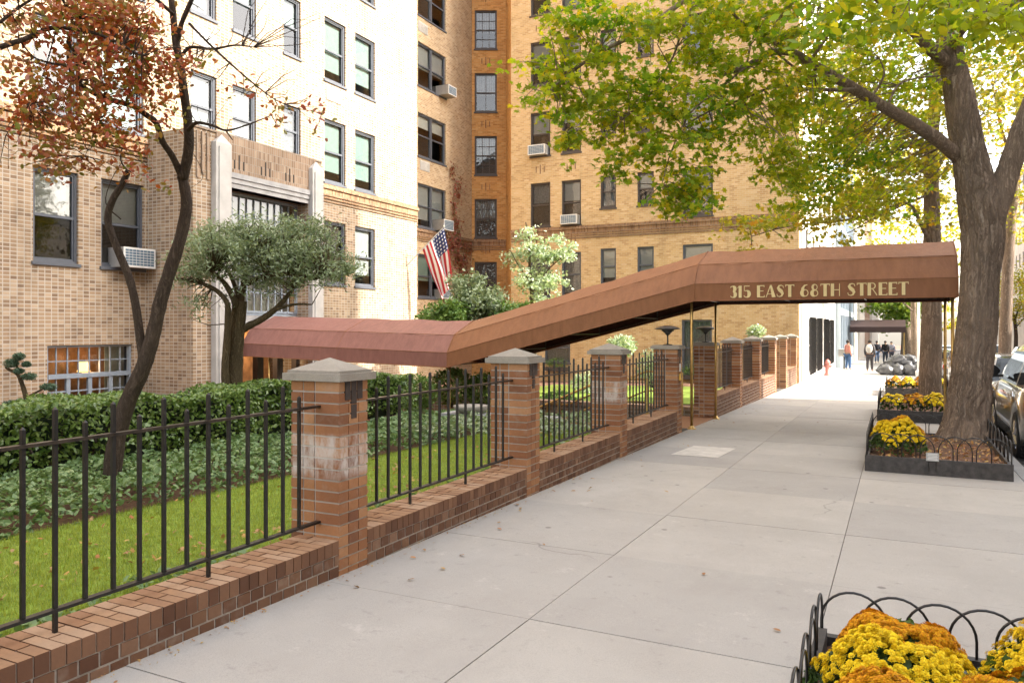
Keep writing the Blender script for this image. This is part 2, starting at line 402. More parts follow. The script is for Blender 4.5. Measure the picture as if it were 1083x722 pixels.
def twigs(mb, C, root_pts, n, r=.006, sag=.1):
    """thin twigs joining random leaf centres to the nearest limb point"""
    Rp = np.array([tuple(p) for p in root_pts]); idx = RNG.choice(len(C), size=min(n, len(C)), replace=False)
    for i in idx:
        p = C[i]; d = np.linalg.norm(Rp-p, axis=1); q = Rp[d.argmin()]
        if d.min() > 3.2: continue
        mid = (p+q)/2+RNG.normal(size=3)*.08*d.min()+np.array([0, 0, sag*d.min()*.5])
        mb.tube([q, mid, p], [r*1.6, r*1.2, r*.5], 4, cap=False)

# ------------------------------------------------------------ world, camera, sun
w = bpy.data.worlds.new('World'); scene.world = w; w.use_nodes = True
nt = w.node_tree; nt.nodes.clear()
SUN_EL, SUN_AZ_TO_Y = R(33), R(10)        # sun direction: mostly +X, slightly +Y
sd = Vector((math.cos(SUN_EL)*math.cos(SUN_AZ_TO_Y), math.cos(SUN_EL)*math.sin(SUN_AZ_TO_Y), math.sin(SUN_EL)))
sky = nt.nodes.new('ShaderNodeTexSky'); sky.sky_type = 'NISHITA'; sky.sun_disc = False
sky.sun_elevation = SUN_EL; sky.sun_rotation = math.atan2(sd.x, sd.y); sky.air_density = 1.0; sky.dust_density = 2.5; sky.ozone_density = .6
hs = nt.nodes.new('ShaderNodeHueSaturation'); hs.inputs['Saturation'].default_value = .42; nt.links.new(sky.outputs[0], hs.inputs['Color'])
wm = nt.nodes.new('ShaderNodeMix'); wm.data_type = 'RGBA'; wm.blend_type = 'MULTIPLY'; wm.inputs[0].default_value = 1; wm.inputs[7].default_value = (1.06, 1.0, .93, 1); nt.links.new(hs.outputs[0], wm.inputs[6])
bg = nt.nodes.new('ShaderNodeBackground'); bg.inputs[1].default_value = .15
wo = nt.nodes.new('ShaderNodeOutputWorld'); nt.links.new(wm.outputs[2], bg.inputs[0]); nt.links.new(bg.outputs[0], wo.inputs[0])
L = bpy.data.lights.new('sun', 'SUN'); L.energy = 2.0; L.angle = R(.6); L.color = (1, .93, .82)
lo = bpy.data.objects.new('sun', L); COL.objects.link(lo); lo.rotation_euler = (-sd).to_track_quat('-Z', 'Y').to_euler(); lo.location = (0, 0, 40)
cam = bpy.data.cameras.new('camera'); co = bpy.data.objects.new('camera', cam); COL.objects.link(co)
co.location = (0, 0, CAMZ); co.rotation_euler = (R(90), 0, YAW)
cam.sensor_width = 36; cam.lens = FOC/1083*36; cam.shift_y = -14/1083; cam.clip_end = 2000; cam.clip_start = .05
scene.camera = co
scene.view_settings.view_transform = 'Standard'; scene.view_settings.look = 'None'
scene.view_settings.exposure = 2.6; scene.view_settings.gamma = 1
scene.cycles.max_bounces = 8; scene.cycles.transparent_max_bounces = 12; scene.cycles.diffuse_bounces = 4
scene.cycles.use_denoising = True; scene.cycles.caustics_reflective = False; scene.cycles.caustics_refractive = False
scene.cycles.sample_clamp_indirect = 6

# ------------------------------------------------------------ setting
def sheet(name, x0, x1, y0, y1, dz, mat, slope=True, ny=1):
    mb = MB()
    for i in range(ny):
        a = y0+(y1-y0)*i/ny; b = y0+(y1-y0)*(i+1)/ny
        za, zb = (gz(a)+dz, gz(b)+dz) if slope else (dz, dz)
        mb.quad((x0,a,za),(x1,a,za),(x1,b,zb),(x0,b,zb))
    o = mb.build(name, mat); o['kind'] = 'structure'; return o
YE = 300
sheet('ground', -150, 150, -60, 900, -1.9, M['soil'])
sheet('road', 1.52, 11.2, -60, YE, -.13, M['asphalt'])
mb = MB()                                  # sidewalk slabs with real open joints
YJ0 = 4.12-1.524*30
xs = [(-3.46, -1.943), (-1.937, -.393), (-.387, 1.36)]
for n_ in range(0, 125):
    a, b = YJ0+1.524*n_+.003, YJ0+1.524*(n_+1)-.003
    for (x0, x1) in xs:
        j = random.uniform(-.0015, .0015)
        vs = [(x0,a,gz(a)+j),(x1,a,gz(a)+j),(x1,b,gz(b)+j),(x0,b,gz(b)+j)]
        vs += [(x,y,z-.02) for x,y,z in vs]
        mb.add(vs, [(0,1,2,3),(4,5,1,0),(5,6,2,1),(6,7,3,2),(7,4,0,3)])
o = mb.build('sidewalk', M['sidewalk']); o['kind'] = 'structure'
sheet('sidewalk_bedding', -4.6, 1.37, -45, 200, -.012, M['groove'])
mb = MB()
for i in range(130):
    a, b = -45+2*i, -45+2*i+1.99
    vs = [(1.365,a,gz(a)+.004),(1.52,a,gz(a)+.004),(1.52,b,gz(b)+.004),(1.365,b,gz(b)+.004)]
    mb.add(vs+[(x,y,z-.3) for x,y,z in vs], [(0,1,2,3),(4,5,1,0),(5,6,2,1),(6,7,3,2),(7,4,0,3)])
o = mb.build('curb', M['curb']); o['kind'] = 'structure'
sheet('opposite_sidewalk', 11.2, 14.5, -60, YE, .0, M['sidewalk'])
mb = MB(); mb.box(11.2, -60, -6, 11.25, YE, -5); 
# garden terrain
mb = MB()
def gq(x0, x1, y0, y1, z00, z10=None):
    z10 = z00 if z10 is None else z10      # z at x0 / x1 , plus slope along y
    mb.quad((x0,y0,z00+gz(y0)),(x1,y0,z10+gz(y0)),(x1,y1,z10+gz(y1)),(x0,y1,z00+gz(y1)))
gq(-10.2, -3.8, -30, 13.75, .03)
gq(-25, -10.2, -30, 13.75, -.25, .03)
gq(-20, -3.8, 17.3, 32.5, -.35, -.05)
gq(-20, -3.8, 13.75, 17.3, -1.05)
o = mb.build('garden_soil', M['soil']); o['kind'] = 'structure'
mb = MB(); mb.quad((-6.35,-12,.04+gz(-12)),(-3.81,-12,.04+gz(-12)),(-3.81,13.6,.04+gz(13.6)),(-6.35,13.6,.04+gz(13.6)))
mb.quad((-12.5,20.5,-.19+gz(20.5)),(-4.4,20.5,-.03+gz(20.5)),(-4.4,29,-.03+gz(29)),(-12.5,29,-.19+gz(29)))
o = mb.build('lawn', M['lawn']); o['kind'] = 'structure'
# entrance paving: landing behind the gate, then steps down under the canopy
mb = MB()
mb.box(-5.0, 13.8, gz(15.3)-.3, -3.46, 16.56, gz(15.3)+.0)
for i in range(6): mb.box(-5.0-.32*(i+1), 13.8, gz(15.3)-1.1, -5.0-.32*i, 16.9, gz(15.3)-.14*(i+1)+.002)
mb.box(-15.2, 13.8, -1.3, -6.92, 16.9, gz(15.3)-.84)
o = mb.build('entrance_path', M['cope_brick'], uv=True); o['kind'] = 'structure'

# ------------------------------------------------------------ brick garden wall, piers, railings
WX0, WX1 = -3.81, -3.46
def brick_wall(name, label, y0, y1, group='low brick garden walls'):
    root = empty(name, ((WX0+WX1)/2, (y0+y1)/2, gz((y0+y1)/2)), label, 'wall', group)
    zb = min(gz(y0), gz(y1))-.1
    core = MB(); core.box(WX0+.006, y0, zb, WX1-.006, y1, .174); core.build('mortar_bed', M['mortar'], root)
    cp = MB(); n = int((y1-y0)/.075)
    s = (y1-y0)/n
    for i in range(n):
        a, b = y0+i*s+.004, y0+(i+1)*s-.004
        sp = WX0+(.125 if i % 2 else .21)+random.uniform(-.004, .004)
        j = random.uniform(-.0015, .002)
        cp.box(WX0, a, .10, sp-.004, b, .181+j); cp.box(sp+.004, a, .085, WX1+random.uniform(0,.003), b, .18+j)
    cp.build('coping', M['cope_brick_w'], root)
    br = MB(); z = .085-.008; row = 0
    n2 = max(1, int((y1-y0)/.108)); s2 = (y1-y0)/n2
    while z > zb:
        off = 0 if row % 2 else s2*.5
        for i in range(n2+1):
            a, b = y0+i*s2-off+.007, y0+(i+1)*s2-off-.007
            a = max(a, y0+.001); b = min(b, y1-.001)
            if b-a < .02 or z < gz(a)-.08: continue
            br.box(WX1-.05, a, z-.067, WX1+random.uniform(-.001,.002), b, z)
            br.box(WX0-.001, a, z-.07, WX0+.05, b, z)
        z -= .08; row += 1
    br.build('brickwork', M['wall_brick'], root)
    return root
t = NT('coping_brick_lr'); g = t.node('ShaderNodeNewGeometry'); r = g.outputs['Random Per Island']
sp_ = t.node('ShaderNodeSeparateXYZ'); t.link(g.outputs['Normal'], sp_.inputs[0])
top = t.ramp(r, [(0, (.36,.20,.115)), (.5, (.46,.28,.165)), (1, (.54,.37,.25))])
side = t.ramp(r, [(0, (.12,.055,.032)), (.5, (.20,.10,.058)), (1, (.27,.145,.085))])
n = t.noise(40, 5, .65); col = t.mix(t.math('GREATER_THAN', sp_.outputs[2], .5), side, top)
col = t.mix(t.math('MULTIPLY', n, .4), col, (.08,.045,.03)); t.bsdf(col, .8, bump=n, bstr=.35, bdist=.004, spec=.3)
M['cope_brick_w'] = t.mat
def brick_pier(y0, label, flat=False, stain=False, x0=-3.89, x1=-3.46, h=1.28, w=.32, base=None, motif=True):
    y1 = y0+w; zb = gz(y1)-.1 if base is None else base
    root = empty('brick_pier', ((x0+x1)/2, (y0+y1)/2, gz(y0)), label, 'pier', 'brick piers along the garden wall')
    c = MB(); c.box(x0+.006, y0+.006, zb, x1-.006, y1-.006, h-.002); c.build('mortar_core', M['mortar_st' if stain else 'mortar'], root)
    b = MB(); z = h-.008; k = 0; W = x1-x0
    sx = [0, .11, .215, W] if k % 2 == 0 else [0, .11, .215, W]
    while z > zb:
        z0 = max(z-.065, zb)
        e = lambda: random.uniform(-.001, .002)
        for ya, yb, in ((y0, y0+.1), (y1-.1, y1)):
            for a, bb in zip(sx[:-1], sx[1:]):
                bx0, bx1 = x0+a+.006, x0+bb-.006
                if a == 0: bx0 = x0-e()
                if bb == W: bx1 = x1+.0005
                b.box(bx0, ya-(e() if ya == y0 else 0), z0, bx1, yb+(e() if yb == y1 else 0), z)
        b.box(x1-.1, y0+.108, z0, x1+e(), y1-.108, z); b.box(x0-e(), y0+.108, z0, x0+.1, y1-.108, z)
        z -= .077; k += 1
    b.build('brickwork', M['pier_brick_st'] if stain else M['pier_brick'], root)
    # cast-stone cap
    cp = MB(); o1, o2, o3 = .03, .045, .02
    cp.box(x0-o2, y0-o2, h, x1+o2, y1+o2, h+.052)
    xa, xb, ya, yb = x0-o3, x1+o3, y0-o3, y1+o3
    if flat: cp.box(xa, ya, h+.052, xb, yb, h+.068)
    else:
        cp.box(xa, ya, h+.052, xb, yb, h+.072)
        xm, ym = (xa+xb)/2, (ya+yb)/2; z = h+.072
        cp.add([(xa+.01,ya+.01,z),(xb-.01,ya+.01,z),(xb-.01,yb-.01,z),(xa+.01,yb-.01,z),(xm,ym,h+.158)], [(0,1,4),(1,2,4),(2,3,4),(3,0,4)])
    cp.build('cap', M['cap'], root)
    if motif:
        d = MB(); ym = (y0+y1)/2
        for i in (-1, 0, 1): d.box(x1-.01, ym+i*.068-.03, h-.135-(.03 if i == 0 else 0), x1+.005, ym+i*.068+.03, h-.004)
        d.box(x1-.01, ym-.03, h-.27, x1+.005, ym+.03, h-.172); d.build('dark_brick_motif', M['dark_brick'], root)
    return root
def railing(y0, y1, label, zt=1.10, zbm=.29):
    X = -3.64
    root = empty('iron_railing', (X, (y0+y1)/2, .18), label, 'railing', 'black iron railings between the piers')
    r = MB(); r.box(X-.02, y0-.03, zt-.008, X+.02, y1+.03, zt+.008); r.build('top_rail', M['iron_worn'], root)
    r = MB(); r.box(X-.02, y0-.03, zbm-.008, X+.02, y1+.03, zbm+.008); r.build('bottom_rail', M['iron'], root)
    n = 16; pad = .2; L_ = y1-y0-2*pad; s = L_/(n-1)
    for i in range(n):
        y = y0+pad+i*s; tall = (i % 2 == 0); h = 1.265 if tall else 1.185
        zlo = .18 if i in (4, 10) else zbm-.008
        b = MB(); q = .0095; b.box(X-q, y-q, zlo, X+q, y+q, h-.008)
        z = h-.008; b.add([(X-q,y-q,z),(X+q,y-q,z),(X+q,y+q,z),(X-q,y+q,z),(X,y,h+.006)], [(0,1,4),(1,2,4),(2,3,4),(3,0,4)])
        b.build('baluster', M['iron'], root)
    return root
PY = [-4.87, -1.83, 1.21, 4.25, 7.29, 10.33, 13.48]
PL = {1.21: 'brick pier just outside the left edge', 4.25: 'nearest brick pier with pale stained band and pyramid stone cap',
      7.29: 'brick pier under the low bend of the canopy', 10.33: 'white-streaked brick pier between the canopy bend and the gate',
      13.48: 'flat-capped brick pier left of the gate opening with a yellow notice', -1.83: 'brick pier behind the camera', -4.87: 'brick pier at the far near end of the wall'}
WLn = ['low brick garden wall in front, up to the stained pier', 'low brick wall between the stained pier and the pier under the canopy bend',
       'low brick wall between the pier under the canopy bend and the streaked pier', 'low brick wall just left of the gate opening']
RLn = ['nearest black iron railing in front of the mown lawn and ground cover', 'black iron railing right of the stained pier in front of the round clipped bushes',
       'black iron railing in front of the far strip of green lawn', 'black iron railing just left of the gate with brass handrails behind']
for i, y in enumerate(PY):
    if y < 1: continue
    brick_pier(y, PL[y], flat=(y > 13), stain=(y in (4.25, 10.33)))
for i in range(2, 6):
    brick_wall('garden_wall', WLn[i-2], PY[i]+.32, PY[i+1])
    railing(PY[i]+.32, PY[i+1], RLn[i-2])
brick_wall('garden_wall', 'low brick garden wall running off the left edge', -4.5, 1.21)
PY2 = [16.56, 19.6, 22.65, 25.75]
PL2 = ['flat-capped brick pier right of the gate opening behind the second brass post', 'first pyramid-capped pier beyond the gate', 'second pyramid-capped pier beyond the gate', 'pier at the far end of the low wall beyond the gate']
for y, l in zip(PY2, PL2): brick_pier(y, l, flat=(y < 17))
for i, (wl, rl) in enumerate((('low brick wall just right of the gate opening', 'iron railing just right of the gate, in front of the curtained window'),
    ('low brick wall between the first and second piers beyond the gate', 'short-looking iron railing between the first and second piers beyond the gate'),
    ('farthest stretch of low brick garden wall', 'farthest iron railing on the garden wall'))):
    brick_wall('garden_wall', wl, PY2[i]+.32, PY2[i+1]); railing(PY2[i]+.32, PY2[i+1], rl)
brick_pier(28.5, 'sunlit orange pier with an iron grille beyond the low wall', motif=False)
brick_pier(31.6, 'last sunlit orange pier against the pale building', motif=False)
brick_wall('garden_wall', 'short wall between the two sunlit orange piers', 28.82, 31.6)
# notices on the gate piers
for (y, c, z0, z1, nm, lb) in ((13.64, (.85,.52,.02), .72, .84, 'notice_plate', 'small yellow notice plate on the flat-capped gate pier'),
                               (13.64, (.7,.7,.68), .88, 1.02, 'notice_plate', 'small white notice plate above the yellow one on the gate pier'),
                               (16.74, (.75,.75,.72), .70, .95, 'notice_plate', 'white notice plate on the pier right of the gate')):
    b = MB(); b.box(-3.453, y-.05, z0, -3.447, y+.05, z1)
    o = b.build(nm, simple(nm+'_'+str(z0), c, .4, var=.03)); tag(o, lb, 'notice')
# pier lanterns
def lantern(y, label):
    root = empty('pier_lamp', (-3.675, y+.16, 1.348), label, 'lamp', 'flat disc lamps on the gate piers')
    c = (-3.675, y+.16, 1.348)
    b = MB(); b.lathe(c, [(.085,0),(.085,.012),(.02,.02),(.013,.03),(.013,.16),(.02,.18)], 14); b.build('stem', M['iron'], root, smooth=True)
    b = MB(); b.lathe(c, [(.02,.175),(.05,.20),(.05,.215),(.08,.225),(.08,.24),(.11,.25),(.11,.27),(.14,.275)], 14); b.build('stepped_body', M['iron'], root)
    b = MB(); b.lathe(c, [(.14,.275),(.225,.285),(.228,.295),(.16,.325),(.07,.345),(0.001,.352)], 24); b.build('shade', M['iron_worn'], root, smooth=True)
lantern(13.48, 'dark disc-topped lamp on the pier left of the gate')
lantern(16.56, 'dark disc-topped lamp on the pier right of the gate, behind the brass post')
# ------------------------------------------------------------ walls with openings
class Plane:
    def __init__(s, O, A, N): s.O = Vector((O[0], O[1], 0)); s.A = Vector((A[0], A[1], 0)).normalized(); s.N = Vector((N[0], N[1], 0)).normalized()
    def p(s, a, z, d=0): return Vector((s.O.x, s.O.y, 0))+s.A*a+s.N*d+Vector((0, 0, z))
    def box(s, mb, a0, a1, z0, z1, d0, d1, m=0):
        c = [s.p(a, z, d) for d in (d0, d1) for (a, z) in ((a0,z0),(a1,z0),(a1,z1),(a0,z1))]
        mb.add(c, [(0,1,2,3),(7,6,5,4),(0,4,5,1),(1,5,6,2),(2,6,7,3),(3,7,4,0)], m)
    def wall(s, mb, a0, a1, z0, z1, holes, dep=.16, m=0):
        As = sorted({a0, a1, *[h[0] for h in holes], *[h[1] for h in holes]}); As = [a for a in As if a0 <= a <= a1]
        Zs = sorted({z0, z1, *[h[2] for h in holes], *[h[3] for h in holes]}); Zs = [z for z in Zs if z0 <= z <= z1]
        for i in range(len(As)-1):
            for j in range(len(Zs)-1):
                am, zm = (As[i]+As[i+1])/2, (Zs[j]+Zs[j+1])/2
                if any(h[0] < am < h[1] and h[2] < zm < h[3] for h in holes): continue
                mb.quad(s.p(As[i],Zs[j]), s.p(As[i+1],Zs[j]), s.p(As[i+1],Zs[j+1]), s.p(As[i],Zs[j+1]), m)
        for (a, b, c, d) in holes:
            for q in (((a,c),(b,c)),((b,c),(b,d)),((b,d),(a,d)),((a,d),(a,c))):
                (a1_, z1_), (a2, z2) = q
                mb.quad(s.p(a1_,z1_), s.p(a2,z2), s.p(a2,z2,-dep), s.p(a1_,z1_,-dep), m)
    def aof(s, u):                        # wall coordinate of picture column u
        k = (u-541.5)/FOC; d = Vector((Fx+Rx*k, Fy+Ry*k))
        O = Vector((s.O.x, s.O.y)); A = Vector((s.A.x, s.A.y))
        det = d.x*(-A.y)+A.x*d.y
        return (d.x*O.y-d.y*O.x)/(-(d.x*(-A.y)+A.x*d.y)) if False else ((O.x*d.y-O.y*d.x)/(A.y*d.x-A.x*d.y))
    def zof(s, u, v):
        a = s.aof(u); P = s.p(a, 0); D = P.x*Fx+P.y*Fy
        return CAMZ+(347-v)/FOC*D
def window(pl, a0, a1, z0, z1, parent, kind='dh', frame='frame_b', blind=None, bfrac=.5, cols=2, rows=2, dep=.13, lower=None, muntin=None):
    f = .055; mb = MB(); B = lambda *q: pl.box(mb, *q)
    B(a0, a0+f, z0, z1, -dep, -dep+.07); B(a1-f, a1, z0, z1, -dep, -dep+.07)
    B(a0+f, a1-f, z1-f, z1, -dep, -dep+.07); B(a0+f, a1-f, z0, z0+f, -dep, -dep+.07)
    zm = (z0+z1)/2; halves = [(a0+f, a1-f)]
    if kind == 'pair':
        am = (a0+a1)/2; B(am-.06, am+.06, z0+f, z1-f, -dep, -dep+.07); halves = [(a0+f, am-.06), (am+.06, a1-f)]
    g = .035
    for (x0, x1) in halves:
        if kind in ('dh', 'pair'):
            B(x0, x1, zm-.03, zm+.03, -dep-.01, -dep+.05)
            B(x0, x0+g, z0+f, zm-.03, -dep+.0, -dep+.035); B(x1-g, x1, z0+f, zm-.03, -dep, -dep+.035); B(x0+g, x1-g, z0+f, z0+f+g*1.4, -dep, -dep+.035)
            B(x0, x0+g, zm+.03, z1-f, -dep+.0, -dep+.045); B(x1-g, x1, zm+.03, z1-f, -dep, -dep+.045); B(x0+g, x1-g, z1-f-g, z1-f, -dep, -dep+.045)
        if kind == 'multi' or muntin:
            c_, r_ = (cols, rows) if not muntin else muntin
            for i in range(1, c_): a = x0+(x1-x0)*i/c_; B(a-.012, a+.012, z0+f, z1-f, -dep+.001, -dep+.03)
            for j in range(1, r_): z = z0+f+(z1-z0-2*f)*j/r_; B(x0, x1, z-.013, z+.013, -dep+.002, -dep+.032)
    B(a0-.04, a1+.04, z0-.07, z0-.002, -dep, .045)      # sill
    o = mb.build('window', M[frame], parent)
    q = MB(); q.quad(*[pl.p(a, z, -dep-.004) for a, z in ((a0,z0),(a1,z0),(a1,z1),(a0,z1))]); q.build('pane', M['glass'], o)
    if blind:
        q = MB(); zb = z1-(z1-z0)*bfrac
        if blind == 'curtain':
            n = 26
            for i in range(n):
                x0, x1 = a0+(a1-a0)*i/n, a0+(a1-a0)*(i+1)/n; d0, d1 = (-.26, -.22) if i % 2 else (-.22, -.26)
                q.quad(pl.p(x0,zb,d0), pl.p(x1,zb,d1), pl.p(x1,z1,d1), pl.p(x0,z1,d0))
        else: q.quad(pl.p(a0,zb,-.2), pl.p(a1,zb,-.2), pl.p(a1,z1,-.2), pl.p(a0,z1,-.2))
        q.build('curtain' if blind == 'curtain' else 'blind', M[blind], o)
    return o
def ac_unit(pl, a, z, label, w=.62, h=.40, out=.42, plate=None, group='window air conditioners'):
    P = pl.p(a, z, out*.4); root = empty('air_conditioner', P, label, 'air conditioner', group)
    b = MB(); pl.box(b, a-w/2, a+w/2, z, z+h, -.16, out); 
    b.build('casing', M['ac_grey'], root)
    b = MB(); pl.box(b, a-w/2+.0, a+w/2, z, z+h, out+.002, out+.02); b.build('front_panel', M['white_metal'], root)
    g = MB(); c, r_ = 8, 6
    for i in range(c):
        for j in range(r_):
            a0 = a-w/2+.04+(w-.08)*i/c; z0 = z+.04+(h-.08)*j/r_
            pl.box(g, a0+.006, a0+(w-.08)/c-.006, z0+.006, z0+(h-.08)/r_-.006, out+.0205, out+.024)
    g.build('grille', M['ac_dark'], root)
    return root
rb = random.Random(3)
def pick_blind():
    return rb.choice([('blind',.55),('blind',.5),('blind',.8),('blind_g',.5),('curtain',1.0),('blind_w',.3),('blind_w',.6),(None,0),('curtain',1),('blind_g',1.0)])

# ------------------------------------------------------------ the apartment building
FX = -16.3; PX = -14.72; WY = 32.4
apt = empty('apartment_building', (-16.3, 20, 0), 'buff and orange brick apartment building with grey stone entrance portal, courtyard corner and projecting wing', 'building')
ZT = 5.09; PITCH = 3.26; ZG = -1.35; ZTOP = 27
facade = Plane((FX, 0), (0, 1), (1, 0))
fa = facade.aof
fh = []; fw = []
def addw(lst, holes, a0, a1, z0, z1, **kw): lst.append((a0, a1, z0, z1, kw)); holes.append((a0, a1, z0, z1))
# ground floor multi-pane window of the lobby
gw = (fa(50), fa(140), -.35, facade.zof(50, 365.5)); fh.append(gw)
colsF = [(35, 83), (107, 152), (201.6, 229), (246, 271), (300, 318), (343, 365.5), (375.5, 396.5)]
for fl in range(0, 6):
    for ci, (u0, u1) in enumerate(colsF):
        if fl == 0 and ci in (2, 3, 4): continue
        zt = ZT+PITCH*fl; zb = zt-(2.02 if ci not in (2, 3, 4) else 1.75)
        if fl == 1 and ci == 4: zb = zt-1.5
        bl, bf = pick_blind()
        if fl == 0 and ci == 0: bl, bf = 'blind', .48
        if fl == 0 and ci == 1: bl, bf = 'blind', .5
        if fl in (1, 2) and ci in (5, 6): bl, bf = 'blind_g', .8
        if fl == 1 and ci in (2, 3): bl, bf = 'blind', .75
        if fl == 1 and ci == 4: bl, bf = 'curtain', 1
        addw(fw, fh, fa(u0), fa(u1), zb, zt, blind=bl, bfrac=bf)
for y in (1.0, 3.6, 6.2, 8.2):
    if y > 7: continue
    for fl in range(0, 4): addw(fw, fh, y, y+1.0, ZT+PITCH*fl-2.02, ZT+PITCH*fl, blind='blind', bfrac=.5)
FEND = fa(441)
mb = MB(); facade.wall(mb, -14, FEND, ZG, ZTOP, fh)
ret = Plane((FX, FEND), (-1, 0), (0, 1)); ret.wall(mb, 0, 9, ZG, ZTOP, [])
mb.build('facade_wall', M['facade'], apt, uv=True)
for (a0, a1, z0, z1, kw) in fw: window(facade, a0, a1, z0, z1, apt, **kw)
mb = MB(); mb.box(FX-.9, -14, ZG, FX-.8, FEND-.3, ZTOP); mb.build('interior', M['interior'], apt)
# lobby window
a0, a1, z0, z1 = gw; mb = MB(); B = lambda *q: facade.box(mb, *q)
f = .05
B(a0,a0+f,z0,z1,-.14,-.05); B(a1-f,a1,z0,z1,-.14,-.05); B(a0+f,a1-f,z1-f,z1,-.14,-.05)
zm = facade.zof(95, 396.5); zq = facade.zof(95, 381)
B(a0+f,a1-f,zm-.05,zm+.05,-.139,-.04)
W = a1-a0
for i in range(1, 8): x = a0+W*i/8; B(x-.012, x+.012, zm+.05, z1-f, -.12, -.09)
B(a0+f, a1-f, zq-.012, zq+.012, -.119, -.088)
for i in (2, 4, 6): x = a0+W*i/8; B(x-.045, x+.045, z0, zm-.05, -.13, -.06)
for i in (1, 3, 5, 7): x = a0+W*i/8; B(x-.012, x+.012, z0, zm-.05, -.12, -.09)
B(a0+f, a1-f, (z0+zm)/2+.12, (z0+zm)/2+.15, -.117, -.085)
lw = mb.build('lobby_window', M['frame_gr'], apt)
q = MB(); q.quad(*[facade.p(a, z, -.145) for a, z in ((a0,z0),(a1,z0),(a1,z1),(a0,z1))]); q.build('pane', M['glass'], lw)
q = MB(); q.box(FX-.75, a0-.2, z0-.5, FX-.70, a1+.2, z1+.2); 
q.build('lobby_panelling', M['int_warm'], apt)
q = MB(); facade.box(q, a0+W*.75, a1, z0, z1, -.3, -.29); q.build('curtain', simple('sage_curtain', (.30,.36,.34), .9), lw)
lamp_p = facade.p(fa(99), facade.zof(99, 391), -.35)
lroot = empty('table_lamp', (lamp_p.x, lamp_p.y, lamp_p.z-.22), 'small glowing table lamp behind the lobby window panes', 'lamp')
b = MB(); b.lathe((lamp_p.x, lamp_p.y, lamp_p.z-.2), [(.08,0),(.02,.02),(.05,.1),(.02,.15)], 12); b.build('base', M['brass'], lroot)
tl = NT('lamp_glow'); e = tl.node('ShaderNodeEmission'); e.inputs[0].default_value = (1,.55,.16,1); e.inputs[1].default_value = .9; tl.link(e.outputs[0], tl.out.inputs[0])
b = MB(); b.lathe((lamp_p.x, lamp_p.y, lamp_p.z-.05), [(.14,0),(.09,.22),(0.001,.221)], 16); b.build('lamp_shade', tl.mat, lroot)
pl_ = bpy.data.lights.new('lobby_lamp_light', 'POINT'); pl_.energy = 4; pl_.color = (1,.6,.3); pl_.shadow_soft_size = .08
po = bpy.data.objects.new('lobby_lamp_light', pl_); COL.objects.link(po); po.location = lamp_p+Vector((.16, 0, .1))
# belt course
def belt(pl, a0, a1, parent):
    mb = MB()
    pl.box(mb, a0, a1, 6.10, 6.20, .002, .10); pl.box(mb, a0, a1, 6.20, 6.245, .002, .06)
    pl.box(mb, a0, a1, 5.88, 6.095, .002, .045); pl.box(mb, a0, a1, 5.78, 5.83, .002, .05); pl.box(mb, a0, a1, 5.68, 5.73, .002, .04)
    mb.build('belt_course', M['belt'], parent, uv=True)
belt(facade, -14, FEND, apt)
# entrance portico
PA, PB = 12.8, 17.3
port = Plane((PX, 0), (0, 1), (1, 0)); pz = port.zof
ztp = 6.36
mb = MB()
oy0, oy1 = port.aof(240), port.aof(325.5)
port.wall(mb, PA, PB, ZG, ztp, [(oy0, oy1, ZG, 5.12)], dep=.45)
side = Plane((PX, PA), (-1, 0), (0, -1)); side.wall(mb, 0, PX-FX, ZG, ztp, [])
side2 = Plane((PX, PB), (-1, 0), (0, 1)); side2.wall(mb, 0, PX-FX, ZG, ztp, [])
mb.quad((PX,PA,ztp),(PX,PB,ztp),(FX,PB,ztp),(FX,PA,ztp))
mb.build('portico_wall', M['facade'], apt, uv=True)
mb = MB(); port.box(mb, oy0-.35, PB-.3, 5.5, ztp+.01, .003, .03); port.box(mb, PA, PB, ztp+.012, ztp+.06, -.3, .03)
mb.build('parapet_brickwork', M['parapet'], apt, uv=True)
mb = MB()
for yc_u in (252, 280, 305.5):
    yc = port.aof(yc_u)
    for dy, hh in ((-.15, .22), (0, .36), (.15, .22)): port.box(mb, yc+dy-.022, yc+dy+.022, 5.60, 5.60+hh, .032, .036)
mb.build('slot_ornament', M['interior'], apt)
mb = MB()
for i, (d0, z0_, z1_) in enumerate(((.10, 5.36, 5.49), (.07, 5.24, 5.355), (.04, 5.12, 5.235))): port.box(mb, oy0+.01, oy1-.01, z0_, z1_, -.3, d0)
mb.build('lintel', M['lintel'], apt)
mb = MB()
for (u0, u1, vt) in ((223.5, 240, 150), (326, 337.5, 178)):
    y0, y1 = port.aof(u0), port.aof(u1); zt = pz(u0, vt)
    port.box(mb, y0, y1, ZG, zt, -.02, .16); ym = (y0+y1)/2
    base = [port.p(y0,zt,.16), port.p(y1,zt,.16), port.p(y1,zt,0), port.p(y0,zt,0), port.p(ym,zt+.22,.08)]
    mb.add(base, [(0,1,4),(1,2,4),(2,3,4),(3,0,4)])
    port.box(mb, y0+.08, y1-.08, ZG, zt-.1, .161, .19)
mb.build('pilaster', M['stone'], apt)
mb = MB()
for i in range(3):                       # fluted corner of the portico
    port.box(mb, PA+.08+i*.15, PA+.16+i*.15, 5.2+.12*(i % 2), 6.3, .003, .045)
mb.build('corner_fluting', M['parapet'], apt, uv=True)
back = Plane((PX-.45, 0), (0, 1), (1, 0))
window(back, oy0, oy1, 2.05, 5.1, apt, kind='multi', cols=11, rows=6, frame='frame_gr', blind='stone', bfrac=1.0, dep=.0)
mb = MB(); back.box(mb, oy0, oy1, 1.75, 1.97, -.05, .1); mb.build('transom', M['lintel'], apt)
